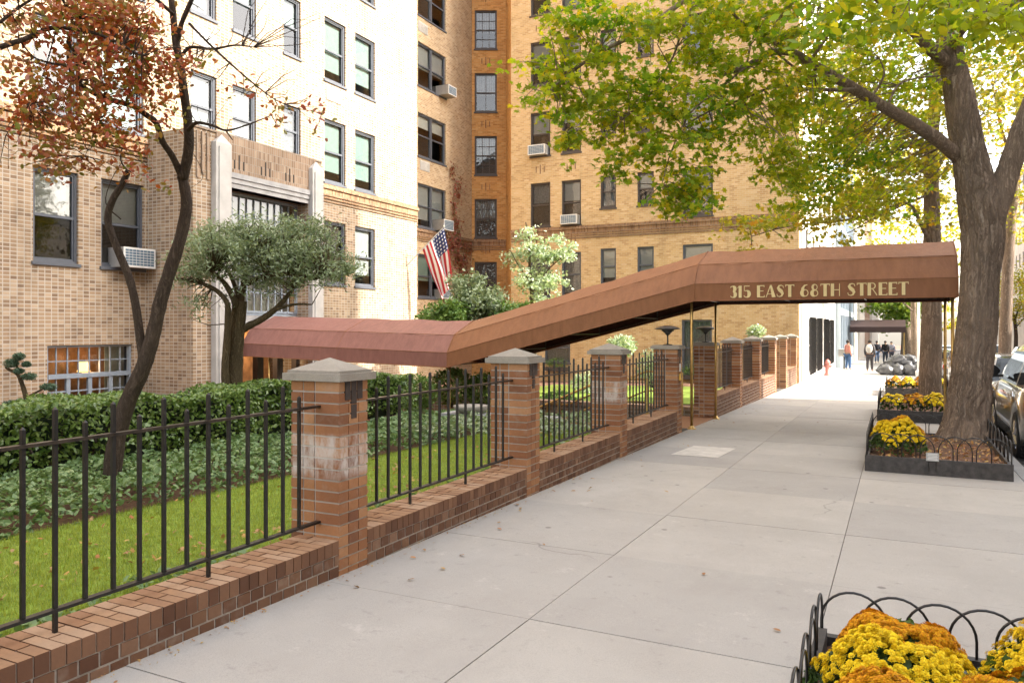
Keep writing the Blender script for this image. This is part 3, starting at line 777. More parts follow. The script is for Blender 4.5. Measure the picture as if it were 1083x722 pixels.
# dark entrance doors with a lit lobby behind
mb = MB(); yA, yB = oy0, oy1; nn = 4
for i in range(nn+1):
    y = yA+(yB-yA)*i/nn; back.box(mb, max(yA, y-.11), min(yB, y+.11), ZG, 1.75, -.05, .12)
back.box(mb, yA, yB, 1.2, 1.32, -.049, .11); back.box(mb, yA, yB, ZG, ZG+.3, -.048, .09)
mb.build('entrance_door', M['frame_br'], apt)
mb = MB(); mb.box(PX-1.5, yA, ZG, PX-1.45, yB, 1.9); mb.build('lobby_wall', M['int_warm'], apt)
lr = bpy.data.lights.new('lobby_light', 'POINT'); lr.energy = 22; lr.color = (1,.72,.45); lr.shadow_soft_size = .2
lo2 = bpy.data.objects.new('lobby_light', lr); COL.objects.link(lo2); lo2.location = (PX-.95, (yA+yB)/2, 1.5)
# recessed courtyard wall, chamfered stair bay, wing
RX_ = -19.7
rec = Plane((RX_, 0), (0, 1), (1, 0)); ra = rec.aof
c0 = (RX_, ra(499)); 
cA = Vector((Rx, Ry)); bay = Plane((c0[0], c0[1]), (cA.x, cA.y), (cA.y, -cA.x))
bl_ = bay.aof(535); bend = bay.p(bl_, 0)
wing = Plane((0, WY), (1, 0), (0, -1)); wa = wing.aof
WX0_, WX1_ = wa(540.5), wa(845)
mbr, mbw = MB(), MB()
rh, rw, bh, bw_, wh, ww = [], [], [], [], [], []
for fl in range(0, 6):
    zt = ZT+PITCH*fl
    b_, f_ = pick_blind()
    addw(rw, rh, ra(442), ra(471.5), zt-2.02, zt, kind='pair', blind=b_, bfrac=f_ if f_ < 1 else .6)
    addw(bw_, bh, bay.aof(502), bay.aof(525.5), zt-2.02, zt, kind='dh', frame='frame_br', muntin=(3, 4) if fl in (1, 2, 4) else (2, 2), blind='curtain' if fl == 1 else rb.choice(['curtain', None, 'blind']), bfrac=.55)
rec.wall(mbr, FEND-1, c0[1], ZG, ZTOP, rh)
mbr.build('courtyard_wall', M['court'], apt, uv=True)
for (a0, a1, z0, z1, kw) in rw: window(rec, a0, a1, z0, z1, apt, **kw)
mbb = MB(); bay.wall(mbb, 0, bl_, ZG, ZTOP, bh)
lk = Plane((bend.x, bend.y), (WX0_-bend.x, WY-bend.y), (WY-bend.y, -(WX0_-bend.x)))
ln = math.hypot(WX0_-bend.x, WY-bend.y); N_ = lk.N
if N_.y > 0: lk.N = -lk.N
lk.wall(mbb, 0, ln, ZG, ZTOP, [(.5, 1.1, ZT+PITCH*fl-1.9, ZT+PITCH*fl) for fl in range(6)])
mbb.build('stair_bay_wall', M['bay'], apt, uv=True)
for (a0, a1, z0, z1, kw) in bw_: window(bay, a0, a1, z0, z1, apt, **kw)
colsW = [(561, 582, 0), (594, 614.5, 0), (635, 651.5, 1), (674, 691.5, 1), (722, 754, 2)]
for fl in range(-1, 6):
    for (u0, u1, k) in colsW:
        zt = ZT+PITCH*fl; hgt = (2.02, 1.45, 2.05)[k]
        if k and fl == 0: hgt = (0, 1.6, 1.9)[k]
        if k == 1: zt -= .0 if fl != 1 else 0.0
        if k: zt = {0: wing.zof(635, 263), 1: wing.zof(635, 186)}.get(fl, ZT+PITCH*fl)
        if fl == -1:
            if u0 == 594: u0_, u1_, zt, hgt = 576, 603, wing.zof(590, 352), 1.35
            elif u0 == 722: u0_, u1_, zt, hgt = 721, 753, wing.zof(721, 338), 2.4
            else: continue
            addw(ww, wh, wa(u0_), wa(u1_), zt-hgt, zt, frame='frame_b', blind='curtain', bfrac=1.0); continue
        b_, f_ = pick_blind()
        if fl <= 1: b_, f_ = (rb.choice(['blind', 'blind_w', 'curtain']), rb.choice([.5, .62, .9, .8]) if k != 0 else rb.choice([.6, .9, .45]))
        addw(ww, wh, wa(u0), wa(u1), zt-hgt, zt, frame='frame_b' if fl == 0 else 'frame_br', blind=b_, bfrac=f_)
wing.wall(mbw, WX0_, WX1_, ZG, ZTOP, wh)
e = Plane((WX1_, WY), (0, 1), (1, 0)); e.wall(mbw, 0, .9, ZG, ZTOP, [])
mbw.build('wing_wall', M['wing'], apt, uv=True)
for (a0, a1, z0, z1, kw) in ww: window(wing, a0, a1, z0, z1, apt, **kw)
mb = MB(); bay.box(mb, -.3, bl_+.2, ZG, ZTOP, -.75, -.7); mb.box(RX_-.9, FEND, ZG, RX_-.8, c0[1]+2, ZTOP); mb.box(RX_-.9, 37.8, ZG, WX1_, 37.9, ZTOP); mb.box(WX0_+.2, WY+.8, ZG, WX1_-.1, WY+.85, ZTOP)
mb.build('interior', M['interior'], apt)
mb = MB(); mb.box(-30, -14, ZTOP, FX, FEND, ZTOP+.2); mb.box(-30, FEND, ZTOP, RX_, 38, ZTOP+.2); mb.box(-30, WY, ZTOP+.001, WX1_, 42, ZTOP+.2)
mb.box(-30, -14.1, ZG, FX-1, -14, ZTOP); mb.build('roof', M['lintel'], apt)
belt(rec, FEND-.5, c0[1], apt); belt(bay, 0, bl_, apt); belt(wing, WX0_, WX1_, apt)
# brick ornament slits between floors of the wing and stair bay
mb = MB()
for fl in range(0, 6):
    zc = ZT+PITCH*fl+.62
    for (u0, u1, k) in colsW[:2]:
        ac = (wa(u0)+wa(u1))/2
        for d, h in ((-.2, .28), (0, .42), (.2, .28)): wing.box(mb, ac+d-.025, ac+d+.025, zc-h/2, zc+h/2, .002, .012)
    ac = (bay.aof(502)+bay.aof(525.5))/2
    for d, h in ((-.2, .28), (0, .42), (.2, .28)): bay.box(mb, ac+d-.025, ac+d+.025, zc-h/2, zc+h/2, .002, .012)
mb.build('slit_ornament', M['belt'], apt, uv=True)
# air conditioners
ac_unit(facade, (fa(122)+fa(151))/2-.02, ZT-2.02, 'large air conditioner in the first-floor window behind the two-stemmed garden tree', w=.85, h=.46, out=.38)
ac_unit(rec, ra(468), 8.35+6.52-2.02, 'air conditioner under the upper paired window of the recessed wall, third from the court', w=.75, h=.45, out=.55)
ac_unit(rec, ra(465), 6.33, 'air conditioner in the paired window just above the flag', w=.9, h=.5, out=.5)
ac_unit(rec, ra(467), 3.07, 'small white air conditioner at the window beside the flag tip', w=.8, h=.45, out=.3)
ac_unit(wing, wa(570.5), ZT+2*PITCH-2.02, 'white air conditioner in the leftmost wing window on the fourth row', w=.85, h=.45, out=.35)
ac_unit(wing, wa(604), ZT+PITCH-2.02, 'air conditioner in the second wing window just above the brick belt', w=.8, h=.42, out=.3)
def grille(pl, a, z, w, h, parent=apt):
    b = MB(); pl.box(b, a-w/2, a+w/2, z, z+h, .002, .03); n = 6
    for i in range(n): zz = z+.04+(h-.08)*i/n; pl.box(b, a-w/2+.04, a+w/2-.04, zz, zz+.03, .031, .045)
    b.build('wall_grille', M['stone'], parent)
for (u, v0) in ((216, 50), (353, 108)):
    grille(facade, fa(u), facade.zof(u, v0), .75, .42)
for u, v in ((447, 35), (449, 181)): grille(rec, ra(u), rec.zof(u, v), .8, .45)
# window boxes on the wing (things resting on sills)
def window_box(u, v, w, label):
    P = wing.p(wa(u), wing.zof(u, v), .18)
    root = empty('window_box', P, label, 'window box', 'planted window boxes')
    b = MB(); b.box(P.x-w/2, P.y-.13, P.z, P.x+w/2, P.y+.13, P.z+.18); b.build('trough', M['frame_br'], root)
    c = blob_pts((P.x, P.y, P.z+.36), (w/2+.05, .16, .26), 420); leaves('foliage', c, .10, M['leaf_box'], root, 'slim', tilt=1.2)
window_boxes = [(590, 392, 1.1, 'planted window box on the basement window left of the streaked pier'), (737, 401, 1.2, 'planted window box below the curtained window behind the brass posts')]

# ------------------------------------------------------------ canopy
can = empty('entrance_canopy', (-5, 15.45, gz(15)), 'long maroon canvas canopy stepping down from the curb to the entrance, lettered with the address', 'canopy')
Y0c = 14.3; prof = [(0,0),(0,.32),(.30,.70),(1.15,1.02),(2.0,.70),(2.3,.32),(2.3,0)]
stations = [(.89,2.15),(-3.35,2.15),(-8.7,.80),(-14.72,.95)]
def csec(x, z, sag=0, ins=0):
    pts = []
    for i, (y, h) in enumerate(prof):
        yy, hh = y, h
        if ins: yy = 1.15+(y-1.15)*(1-ins/1.15); hh = h*(1-ins)+(0 if h else .01)
        s_ = sag*(1 if i in (2, 3, 4) else .3)
        pts.append(Vector((x, Y0c+yy+(sag*.5 if y < 1 else -sag*.5)*(1 if h else 0), z+hh-s_)))
    return pts
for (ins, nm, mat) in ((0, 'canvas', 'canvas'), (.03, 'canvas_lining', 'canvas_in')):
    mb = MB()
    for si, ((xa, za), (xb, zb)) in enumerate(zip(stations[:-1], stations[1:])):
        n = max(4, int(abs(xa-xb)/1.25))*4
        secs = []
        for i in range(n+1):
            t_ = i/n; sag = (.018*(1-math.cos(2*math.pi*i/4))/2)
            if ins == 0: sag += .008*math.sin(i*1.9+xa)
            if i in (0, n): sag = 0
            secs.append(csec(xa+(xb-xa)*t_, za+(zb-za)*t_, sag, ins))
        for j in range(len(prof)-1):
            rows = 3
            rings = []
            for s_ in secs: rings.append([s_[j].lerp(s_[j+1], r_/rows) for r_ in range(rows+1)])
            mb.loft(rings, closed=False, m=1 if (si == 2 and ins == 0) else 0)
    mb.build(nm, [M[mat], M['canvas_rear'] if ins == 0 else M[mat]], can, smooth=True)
mb = MB(); s_ = csec(.893, 2.15); mb.add(s_+[s_[1].lerp(s_[1],0)], [(0,1,2,3,4,5,6)]); mb.build('end_panel', M['canvas'], can)
mb = MB()                                   # piped seams along the folds and hems
for (xa, za), (xb, zb) in zip(stations[:-1], stations[1:]):
    for (y, h) in ((0, .005), (2.3, .005)): mb.tube([(xa, Y0c+y-.004, za+h), (xb, Y0c+y-.004, zb+h)], .012, 6)
for x, z in stations[:3]: 
    s_ = csec(x, z+.004); mb.tube([p+Vector((0,-.0,.004)) for p in s_], .012, 6)
for (xa, za), (xb, zb) in zip(stations[:-1], stations[1:]):
    n = max(4, int(abs(xa-xb)/1.25))
    for i in range(1, n):
        if i % 2: continue
        x = xa+(xb-xa)*i/n; z = za+(zb-za)*i/n; mb.tube([p+Vector((0,0,.001)) for p in csec(x, z)], .0055, 5)
    for j in (1, 2, 4, 5): mb.tube([csec(xa, za)[j], csec(xb, zb)[j]], .006, 5)
mb.build('hem_piping', M['canvas'], can)
mb = MB()                                   # steel frame below the canvas
for (xa, za), (xb, zb) in zip(stations[:-1], stations[1:]):
    for (y, h) in ((.06, .06), (2.24, .06), (1.15, .93)): mb.tube([(xa, Y0c+y, za+h), (xb, Y0c+y, zb+h)], .018, 6)
    n = max(3, int(abs(xa-xb)/1.25))
    for i in range(n+1):
        x = xa+(xb-xa)*i/n; z = za+(zb-za)*i/n; mb.tube(csec(x, z, 0, .06)+[], .014, 5); mb.tube([(x,Y0c+.06,z+.05),(x,Y0c+2.24,z+.05)], .013, 5)
mb.build('frame', M['iron_worn'], can)
def post(x, y, zt, zb=None):
    zb = gz(y) if zb is None else zb
    b = MB(); b.tube([(x,y,zb+.01),(x,y,zt)], .026, 12); b.lathe((x,y,zb), [(.085,0),(.085,.012),(.05,.02),(.04,.06),(.028,.065)], 14)
    b.build('post', M['brass'], can, smooth=True)
for x in (.82, -3.42): post(x, 14.38, 2.2); post(x, 16.52, 2.2)
post(-8.7, 14.4, .86, -1.2); post(-8.7, 16.5, .86, -1.2); post(-13.9, 14.4, .98, -1.3)
# lettering on the valance
GL = {}
def rb_(pts, ws):                            # ribbon with varying width -> list of quads
    P = [Vector(p) for p in pts]; out = []; Ls = []
    for i, p in enumerate(P):
        d = (P[min(i+1, len(P)-1)]-P[max(i-1, 0)]); d.normalize(); n = Vector((-d.y, d.x)); Ls.append((p+n*ws[i]/2, p-n*ws[i]/2))
    for a, b in zip(Ls[:-1], Ls[1:]): out.append([a[0], b[0], b[1], a[1]])
    return out
def rc(x0, y0, x1, y1): return [[Vector((x0,y0)), Vector((x1,y0)), Vector((x1,y1)), Vector((x0,y1))]]
def arc(cx, cy, rx, ry, a0, a1, wf, n=22):
    pts, ws = [], []
    for i in range(n+1):
        g = R(a0+(a1-a0)*i/n); pts.append((cx+rx*math.cos(g), cy+ry*math.sin(g))); ws.append(wf(g))
    return rb_(pts, ws)
thickL = lambda g: .07+.25*max(0, -math.cos(g))**1.2
thickR = lambda g: .07+.25*max(0, math.cos(g))**1.2
GL['E'] = (.74, rc(.02,0,.30,1)+rc(.30,.93,.70,1)+rc(.30,.50,.62,.56)+rc(.30,0,.72,.07)+rc(.64,.85,.70,.93)+rc(.66,.07,.72,.17))
GL['A'] = (.92, [[Vector(p) for p in ((.02,0),(.09,0),(.46,.88),(.42,1))]]+[[Vector(p) for p in ((.40,1),(.56,1),(.92,0),(.58,0))]]+rc(.20,.24,.64,.30))
GL['S'] = (.74, rb_([(.64,.74),(.60,.90),(.42,.965),(.24,.92),(.16,.76),(.28,.60),(.46,.46),(.56,.28),(.48,.10),(.28,.035),(.10,.09),(.05,.26)], [.05,.06,.07,.13,.24,.30,.30,.24,.13,.07,.06,.05]))
GL['T'] = (.80, rc(.26,0,.54,.93)+rc(0,.93,.80,1)+rc(0,.83,.05,.93)+rc(.75,.83,.80,.93))
GL['H'] = (.86, rc(.02,0,.30,1)+rc(.30,.47,.72,.53)+rc(.72,0,.79,1))
GL['R'] = (.84, rc(.02,0,.30,1)+arc(.42,.75,.22,.215,90,-90,lambda g:.06+.03*max(0,math.cos(g)))+rc(.30,.935,.42,.995)+rc(.30,.505,.44,.565)+rb_([(.42,.53),(.60,.28),(.78,0.02)],[.06,.07,.08]))
GL['1'] = (.46, rc(.12,0,.40,1)+rb_([(.0,.80),(.12,.92)],[.05,.05]))
GL['3'] = (.72, arc(.32,.755,.22,.21,150,-80,thickR)+arc(.34,.275,.24,.24,85,-150,thickR))
GL['5'] = (.74, rc(.10,.93,.62,1)+rc(.10,.55,.16,.93)+arc(.32,.31,.26,.275,120,-150,thickR))
GL['6'] = (.82, arc(.40,.30,.27,.265,0,360,thickL)+rb_([(.16,.36),(.20,.66),(.36,.90),(.62,.96)],[.24,.24,.12,.05]))
GL['8'] = (.80, arc(.38,.75,.20,.215,0,360,lambda g:.06+.14*max(0,-math.cos(g)))+arc(.38,.27,.25,.24,0,360,thickL))
GL[' '] = (.42, [])
def lettering(text, x0, x1, z0, h, y):
    tot = sum(GL[c][0]+.06 for c in text)-.06; s_ = (x1-x0)/tot; mb = MB(); x = x0; k = 0
    for c in text:
        wd, qs = GL[c]
        for q in qs:
            k += 1; e_ = .006+.0004*(k % 9)
            ar = sum(q[i].x*q[(i+1) % 4].y-q[(i+1) % 4].x*q[i].y for i in range(4))
            if ar < 0: q = q[::-1]
            mb.prism([(x+p.x*s_, y, z0+p.y*h) for p in q], Vector((0, -.002, 0)), Vector((0, -e_, 0)))
        x += (wd+.06)*s_
    return mb
P0 = onY(771, 317, Y0c-.02); P1 = onY(961, 313, Y0c-.02)
tx = '315 EAST 68TH STREET'; cum = [0]
for c in tx: cum.append(cum[-1]+GL[c][0]+.06)
sc_l = (P1.x-P0.x)/(cum[-1]-.06); i0 = 0
for wd_ in tx.split(' '):
    x0_ = P0.x+cum[i0]*sc_l; x1_ = P0.x+(cum[i0+len(wd_)]-.06)*sc_l
    lettering(wd_, x0_, x1_, 2.15+.05, .215, Y0c-.004).build('lettering', M['cream'], can); i0 += len(wd_)+1
# brass handrails down the entrance steps
for (yy, lb) in ((14.15, 'brass handrail on the near side of the entrance steps'), (16.75, 'brass handrail on the far side of the entrance steps')):
    root = empty('handrail', (-5.6, yy, -.3), lb, 'handrail', 'brass handrails of the entrance steps'); g = gz(15.3)
    b = MB(); pth = [(-4.2,yy,g+.93),(-5.0,yy,g+.93),(-6.9,yy,g+.10),(-7.4,yy,g+.10)]; b.tube(pth, .022, 8); b.build('rail', M['brass'], root, smooth=True)
    b = MB(); b.tube(pth and [(-4.2,yy,g+.5),(-5.0,yy,g+.5),(-6.9,yy,g-.33)], .018, 8); b.build('lower_rail', M['brass'], root, smooth=True)
    for x, zt, zb in ((-4.2, g+.93, g), (-6.0, g+.50, g-.5), (-7.4, g+.10, g-.84)): b = MB(); b.box(x-.025, yy-.025, zb, x+.025, yy+.025, zt); b.build('post', M['brass'], root)
# flanking low walls of the steps with brick coping
for (ya, yb, lb) in ((13.50, 13.78, 'low brick wall with pale coping along the near side of the entrance steps'), (17.0, 17.28, 'low brick wall along the far side of the entrance steps')):
    root = empty('step_wall', (-8, ya, -1), lb, 'wall', 'brick walls flanking the entrance steps')
    b = MB(); b.box(-11.5, ya, -1.4, -3.9, yb, -.16); b.build('brickwork', M['facade_low'], root, uv=True)
    b = MB(); b.box(-11.53, ya-.03, -.158, -3.9, yb+.03, -.09); b.build('coping', M['cope_flat'], root, uv=True)

# flag
fb = onX(430, 281, FX+.02); tip = onX(469.5, 240, FX+1.45)
flag = empty('flag', fb, 'american flag hanging from a slanted pole on the building corner', 'flag')
b = MB(); b.tube([fb, tip], [.022, .016], 8); b.lathe(tip, [(.001,.06),(.035,.03),(.035,0),(.001,-.03)], 10); b.build('pole', M['stone'], flag)
t = NT('flag_cloth'); uv = t.node('ShaderNodeTexCoord').outputs['UV']; sx = t.node('ShaderNodeSeparateXYZ'); t.link(uv, sx.inputs[0])
st = t.math('FLOORED_MODULO', t.math('FLOOR', t.math('MULTIPLY', sx.outputs[1], 13)), 2)
col = t.mix(st, (.45, .02, .03), (.72, .70, .68))
can_m = t.math('MULTIPLY', t.math('LESS_THAN', sx.outputs[0], .42), t.math('GREATER_THAN', sx.outputs[1], 6/13))
def frac_dots(t, sx):
    a = t.math('ABSOLUTE', t.math('SUBTRACT', t.math('FRACT', t.math('MULTIPLY', sx.outputs[0], 6/.42)), .5))
    b2 = t.math('ABSOLUTE', t.math('SUBTRACT', t.math('FRACT', t.math('MULTIPLY', t.math('SUBTRACT', sx.outputs[1], 6/13), 5*13/7)), .5))
    return t.math('LESS_THAN', t.math('ADD', a, b2), .3)
cc = t.mix(frac_dots(t, sx), (.02, .03, .12), (.7, .7, .7)); col = t.mix(can_m, col, cc); t.bsdf(col, .7)
pd = (fb-tip).normalized(); nu, nv = 20, 26; hoist = 1.15; fly = 1.95
vs, fs, uvs = [], [], []
for i in range(nu+1):
    for j in range(nv+1):
        h_ = i/nu; f_ = j/nv       # h_: along pole from the tip; f_: fly, hanging down
        anchor = tip+pd*(h_*hoist)
        down = Vector((0.10, 0.12, -1)); 
        fold = .10*math.sin(h_*11+f_*2.5)*min(1, f_*2)
        gather = Vector((tip.x, tip.y, anchor.z)).lerp(Vector((anchor.x, anchor.y, anchor.z)), 1-.55*f_)
        p = gather+down*fly*f_*(.98)*(1-.25*h_*0)+Vector((fold, -fold*.6, 0))
        vs.append(p); uvs.append((f_, 1-h_))
for i in range(nu):
    for j in range(nv):
        a = i*(nv+1)+j; fs.append((a, a+1, a+nv+2, a+nv+1))
me = bpy.data.meshes.new('cloth'); me.from_pydata([tuple(v) for v in vs], [], fs); ul = me.uv_layers.new(name='UVMap').data
for p in me.polygons:
    for li in p.loop_indices: ul[li].uv = uvs[me.loops[li].vertex_index]
link_mesh('cloth', me, t.mat, flag, smooth=True)

# ------------------------------------------------------------ buildings along the street
def street_building(name, label, X, y0, y1, h, mat, side, cols, floors, fr='frame_br', group=None, gz0=-4, depth=12, z1st=3.0, holes_extra=(), pw=1.1, ph=1.8, pitch=3.3):
    root = empty(name, (X, (y0+y1)/2, gz((y0+y1)/2)), label, 'building', group)
    N = (1, 0) if side < 0 else (-1, 0); pl = Plane((X, 0), (0, 1), N); hs = []
    for c in range(cols):
        yc = y0+(y1-y0)*(c+.5)/cols
        for f_ in range(floors):
            z = z1st+pitch*f_
            if z+ph < h: hs.append((yc-pw/2, yc+pw/2, z, z+ph))
    hs = hs+list(holes_extra)
    mb = MB(); pl.wall(mb, y0, y1, gz0, h, hs, dep=.2)
    xb = X-depth if side < 0 else X+depth
    mb.quad((X,y0,gz0),(xb,y0,gz0),(xb,y0,h),(X,y0,h)); mb.quad((X,y1,gz0),(xb,y1,gz0),(xb,y1,h),(X,y1,h)); mb.quad((xb,y0,gz0),(xb,y1,gz0),(xb,y1,h),(xb,y0,h))
    mb.build('wall', mat, root, uv=True)
    mb = MB(); mb.box(min(X,xb), y0, h, max(X,xb), y1, h+.2); pl.box(mb, y0-.0, y1, h-.5, h-.05, .002, .25); mb.build('cornice', M['lintel'], root)
    mb = MB(); pl.box(mb, y0+.1, y1-.1, gz0, h-.2, -.8, -.7); mb.build('interior', M['interior'], root)
    for (a, b, c, d) in hs[:90]:
        w_ = MB(); dd = -.14
        for q in ((a,a+.06,c,d),(b-.06,b,c,d),(a+.06,b-.06,c,c+.06),(a+.06,b-.06,d-.06,d),(a+.06,b-.06,(c+d)/2-.03,(c+d)/2+.03)): pl.box(w_, *q, dd, dd+.06)
        o = w_.build('window', M[fr], root); q = MB(); q.quad(*[pl.p(x, z, dd-.005) for x, z in ((a,c),(b,c),(b,d),(a,d))]); q.build('pane', M['glass'], o)
    return root, pl
nX = -3.4
bars = [(855.5, 861.5), (863.2, 868.5), (871, 875.5), (877, 881), (887, 890)]
pln = Plane((nX, 0), (0, 1), (1, 0)); hx = []
for (u0, u1) in bars: hx.append((pln.aof(u0), pln.aof(u1), -.35, 2.1))
nb, pl_n = street_building('rowhouse', 'pale sunlit building beyond the orange wing with tall barred ground-floor windows', nX, 33.3, 52, 23, M['white_brick'], -1, 6, 6, holes_extra=hx, z1st=4.0)
for (a, b, c, d) in hx:
    g_ = MB(); n = max(4, int((b-a)/.14))
    for i in range(n+1): x = a+(b-a)*i/n; pl_n.box(g_, x-.012, x+.012, c-.05, d+.05, .05, .074)
    for z in (c, (c+d)/2, d): pl_n.box(g_, a-.05, b+.05, z-.015, z+.015, .03, .049)
    g_.build('window_bars', M['iron'], nb)
    g_ = MB(); pl_n.box(g_, a+.1, b-.1, c, c+(d-c)*.97, -.3, -.28); g_.build('curtain', M['curtain'], nb)
gb, pl_g = street_building('glass_building', 'blue-grey steel and glass gridded building past the pale house', -3.1, 52.2, 68, 17, M['grey_render'], -1, 9, 6, fr='frame_gr', z1st=.2, pw=1.55, ph=2.3, pitch=2.7)
specs = [(-3.0, 68.2, 90, 26, 'far_stone', 'tall pale stone block behind the dark street awning'), (-3.3, 90.2, 118, 20, 'opp_brick', 'far brick block on the near side of the street'),
         (-3.0, 118.2, 165, 30, 'far_stone', 'farthest pale block on the near side of the street')]
for (X, a, b, h, m, lb) in specs: street_building('street_building', lb, X, a, b, h, M[m], -1, int((b-a)/2.6), 8)
ospec = [(-45, -14, 28, 'opp_brick', 'brick apartment block across the street behind the camera'), (-13.8, 26.5, 25.9, 'far_stone', 'tall stone apartment block across the street that shades the entrance'),
         (26.7, 50, 8.6, 'far_stone', 'low pale house across the street'), (50.2, 78, 9.6, 'opp_brick', 'low brick house across the street'), (78.2, 112, 17, 'far_stone', 'pale block across the street behind the parked cars'), (112.2, 170, 22, 'far_stone', 'farthest pale block across the street')]
for (a, b, h, m, lb) in ospec: street_building('street_building', lb, 14.5, a, b, h, M[m], 1, int((b-a)/3.2), 7)
# dark awning of a building down the street
aw = empty('awning', (-1.5, 62, -1), 'dark brown awning over a doorway far down the sidewalk', 'awning')
b = MB(); b.loft([[Vector((x,60.5,1.35)),Vector((x,60.5,1.75)),Vector((x,61.7,2.25)),Vector((x,62.9,1.75)),Vector((x,62.9,1.35))] for x in (-3.0,-1.5,.6)], closed=False, cap=True)
b.build('canvas', simple('dark_canvas', (.035,.016,.013), .7), aw)
for x in (.5,):
    for y in (60.6, 62.8): b = MB(); b.tube([(x,y,gz(y)),(x,y,1.4)], .03, 8); b.build('post', M['brass'], aw)
# ------------------------------------------------------------ tree beds and chrysanthemums
def hoop_run(b, p0, p1, z0, h, spacing=.19, wid=.30):
    d = Vector((p1[0]-p0[0], p1[1]-p0[1], 0)); L_ = d.length; d.normalize(); n = max(1, int(round((L_-wid)/spacing)))
    for i in range(n+1):
        s0 = (L_-wid)*i/n; pts = []; side = Vector((-d.y, d.x, 0))*(.006 if i % 2 else -.006)
        for j in range(15):
            g = math.pi*j/14; pts.append(Vector((p0[0], p0[1], 0))+d*(s0+wid/2-wid/2*math.cos(g))+side+Vector((0, 0, z0+(h-wid*.5)+(wid*.5)*math.sin(g))))
        pts = [Vector((pts[0].x, pts[0].y, z0))]+pts+[Vector((pts[-1].x, pts[-1].y, z0))]
        b.tube(pts, .0065, 6)
def tree_bed(x0, x1, y0, y1, label, hh=.36, kh=.17, sp=.21, wi=.36):
    g0, g1 = gz(y0), gz(y1); root = empty('tree_bed', ((x0+x1)/2, (y0+y1)/2, gz((y0+y1)/2)), label, 'tree bed', 'kerbed tree beds along the curb')
    b = MB(); t_ = .05
    def rail(xa, xb, ya, yb): b.box(xa, ya, min(gz(ya), gz(yb))-.03, xb, yb, max(gz(ya), gz(yb))+kh)
    rail(x0, x1, y0, y0+t_); rail(x0, x1, y1-t_, y1); rail(x0, x0+t_, y0+t_, y1-t_); rail(x1-t_, x1, y0+t_, y1-t_)
    b.build('timber_edging', M['plank'], root)
    b = MB(); n = 14
    for i in range(n):
        for j in range(n):
            def q(a, c): x = x0+t_+(x1-x0-2*t_)*a/n; y = y0+t_+(y1-y0-2*t_)*c/n; return (x, y, gz(y)+kh*.7+.03*math.sin(a*2.1+c*1.3)+.02*math.sin(c*3.7))
            b.quad(q(i,j), q(i+1,j), q(i+1,j+1), q(i,j+1))
    b.build('soil', M['soil'], root, smooth=True)
    b = MB(); z = gz((y0+y1)/2)+kh-.03
    hoop_run(b, (x0+.02,y0+.02), (x1-.02,y0+.02), gz(y0)+kh-.03, hh-.1, sp, wi); hoop_run(b, (x0+.02,y1-.02), (x1-.02,y1-.02), gz(y1)+kh-.03, hh-.1, sp, wi)
    hoop_run(b, (x0+.02,y0+.05), (x0+.02,y1-.05), z, hh-.1, sp, wi); hoop_run(b, (x1-.02,y0+.05), (x1-.02,y1-.05), z, hh-.1, sp, wi)
    b.build('hoop_edging', M['iron'], root, smooth=True)
    return root
def mum_mat(name, stops):
    t = NT(name); r = t.island(); col = t.ramp(r, stops); t.bsdf(col, .65, spec=.2, Subsurface_Weight=0.0); return t.mat
M['mum_y'] = mum_mat('yellow_petals', [(0, (.66,.42,.004)), (.5, (.80,.58,.008)), (1, (.85,.68,.04))])
M['mum_o'] = mum_mat('orange_petals', [(0, (.52,.19,.006)), (.5, (.66,.30,.008)), (1, (.74,.42,.012))])
M['mum_m'] = mum_mat('gold_petals', [(0, (.48,.15,.01)), (.4, (.62,.27,.006)), (1, (.74,.46,.01))])
M['mum_leaf'] = leaf_mat('mum_leaf', [(0, (.03,.06,.015)), (.5, (.05,.10,.02)), (1, (.09,.15,.03))], .2)
PET = None
def pompom():
    """small double ring of petals, unit radius"""
    V, F = [], []
    for ring, (r0, r1, z0, z1, n) in enumerate(((.15, 1.0, -.15, -.05, 9), (.1, .80, .20, .36, 8), (.03, .45, .42, .62, 6))):
        for i in range(n):
            g = 2*math.pi*(i+.5*ring)/n; w_ = math.pi/n*.92; b = len(V)
            V += [(r0*math.cos(g), r0*math.sin(g), z0), (r1*.75*math.cos(g-w_), r1*.75*math.sin(g-w_), z1), (r1*math.cos(g), r1*math.sin(g), z1-.04), (r1*.75*math.cos(g+w_), r1*.75*math.sin(g+w_), z1)]
            F.append((b, b+1, b+2, b+3))
    return np.array(V), F
PV, PF = pompom()
def disc_flower():
    V = [(0,0,.35)]; n = 6
    for i in range(n): g = 2*math.pi*i/n; V.append((math.cos(g), math.sin(g), 0))
    return np.array(V), [(0, 1+i, 1+(i+1) % n) for i in range(n)]
DV, DF = disc_flower()
def scatter(name, C, Nn, S, proto, mat, parent):
    V0, F0 = proto; C = np.asarray(C); N = len(C); K = len(V0)
    nr = Nn+RNG.normal(size=(N,3))*.22; nr /= np.linalg.norm(nr, axis=1)[:, None]
    a = np.cross(nr, RNG.normal(size=(N,3))); a /= np.linalg.norm(a, axis=1)[:, None]; b = np.cross(nr, a)
    V = (V0[None,:,0:1]*a[:,None]+V0[None,:,1:2]*b[:,None]+V0[None,:,2:3]*nr[:,None])*np.asarray(S)[:,None,None]+C[:,None]
    F = [tuple(i*K+k for k in f) for i in range(N) for f in F0]
    me = bpy.data.meshes.new(name); me.from_pydata(V.reshape(-1,3).tolist(), [], F)
    return link_mesh(name, me, mat, parent)
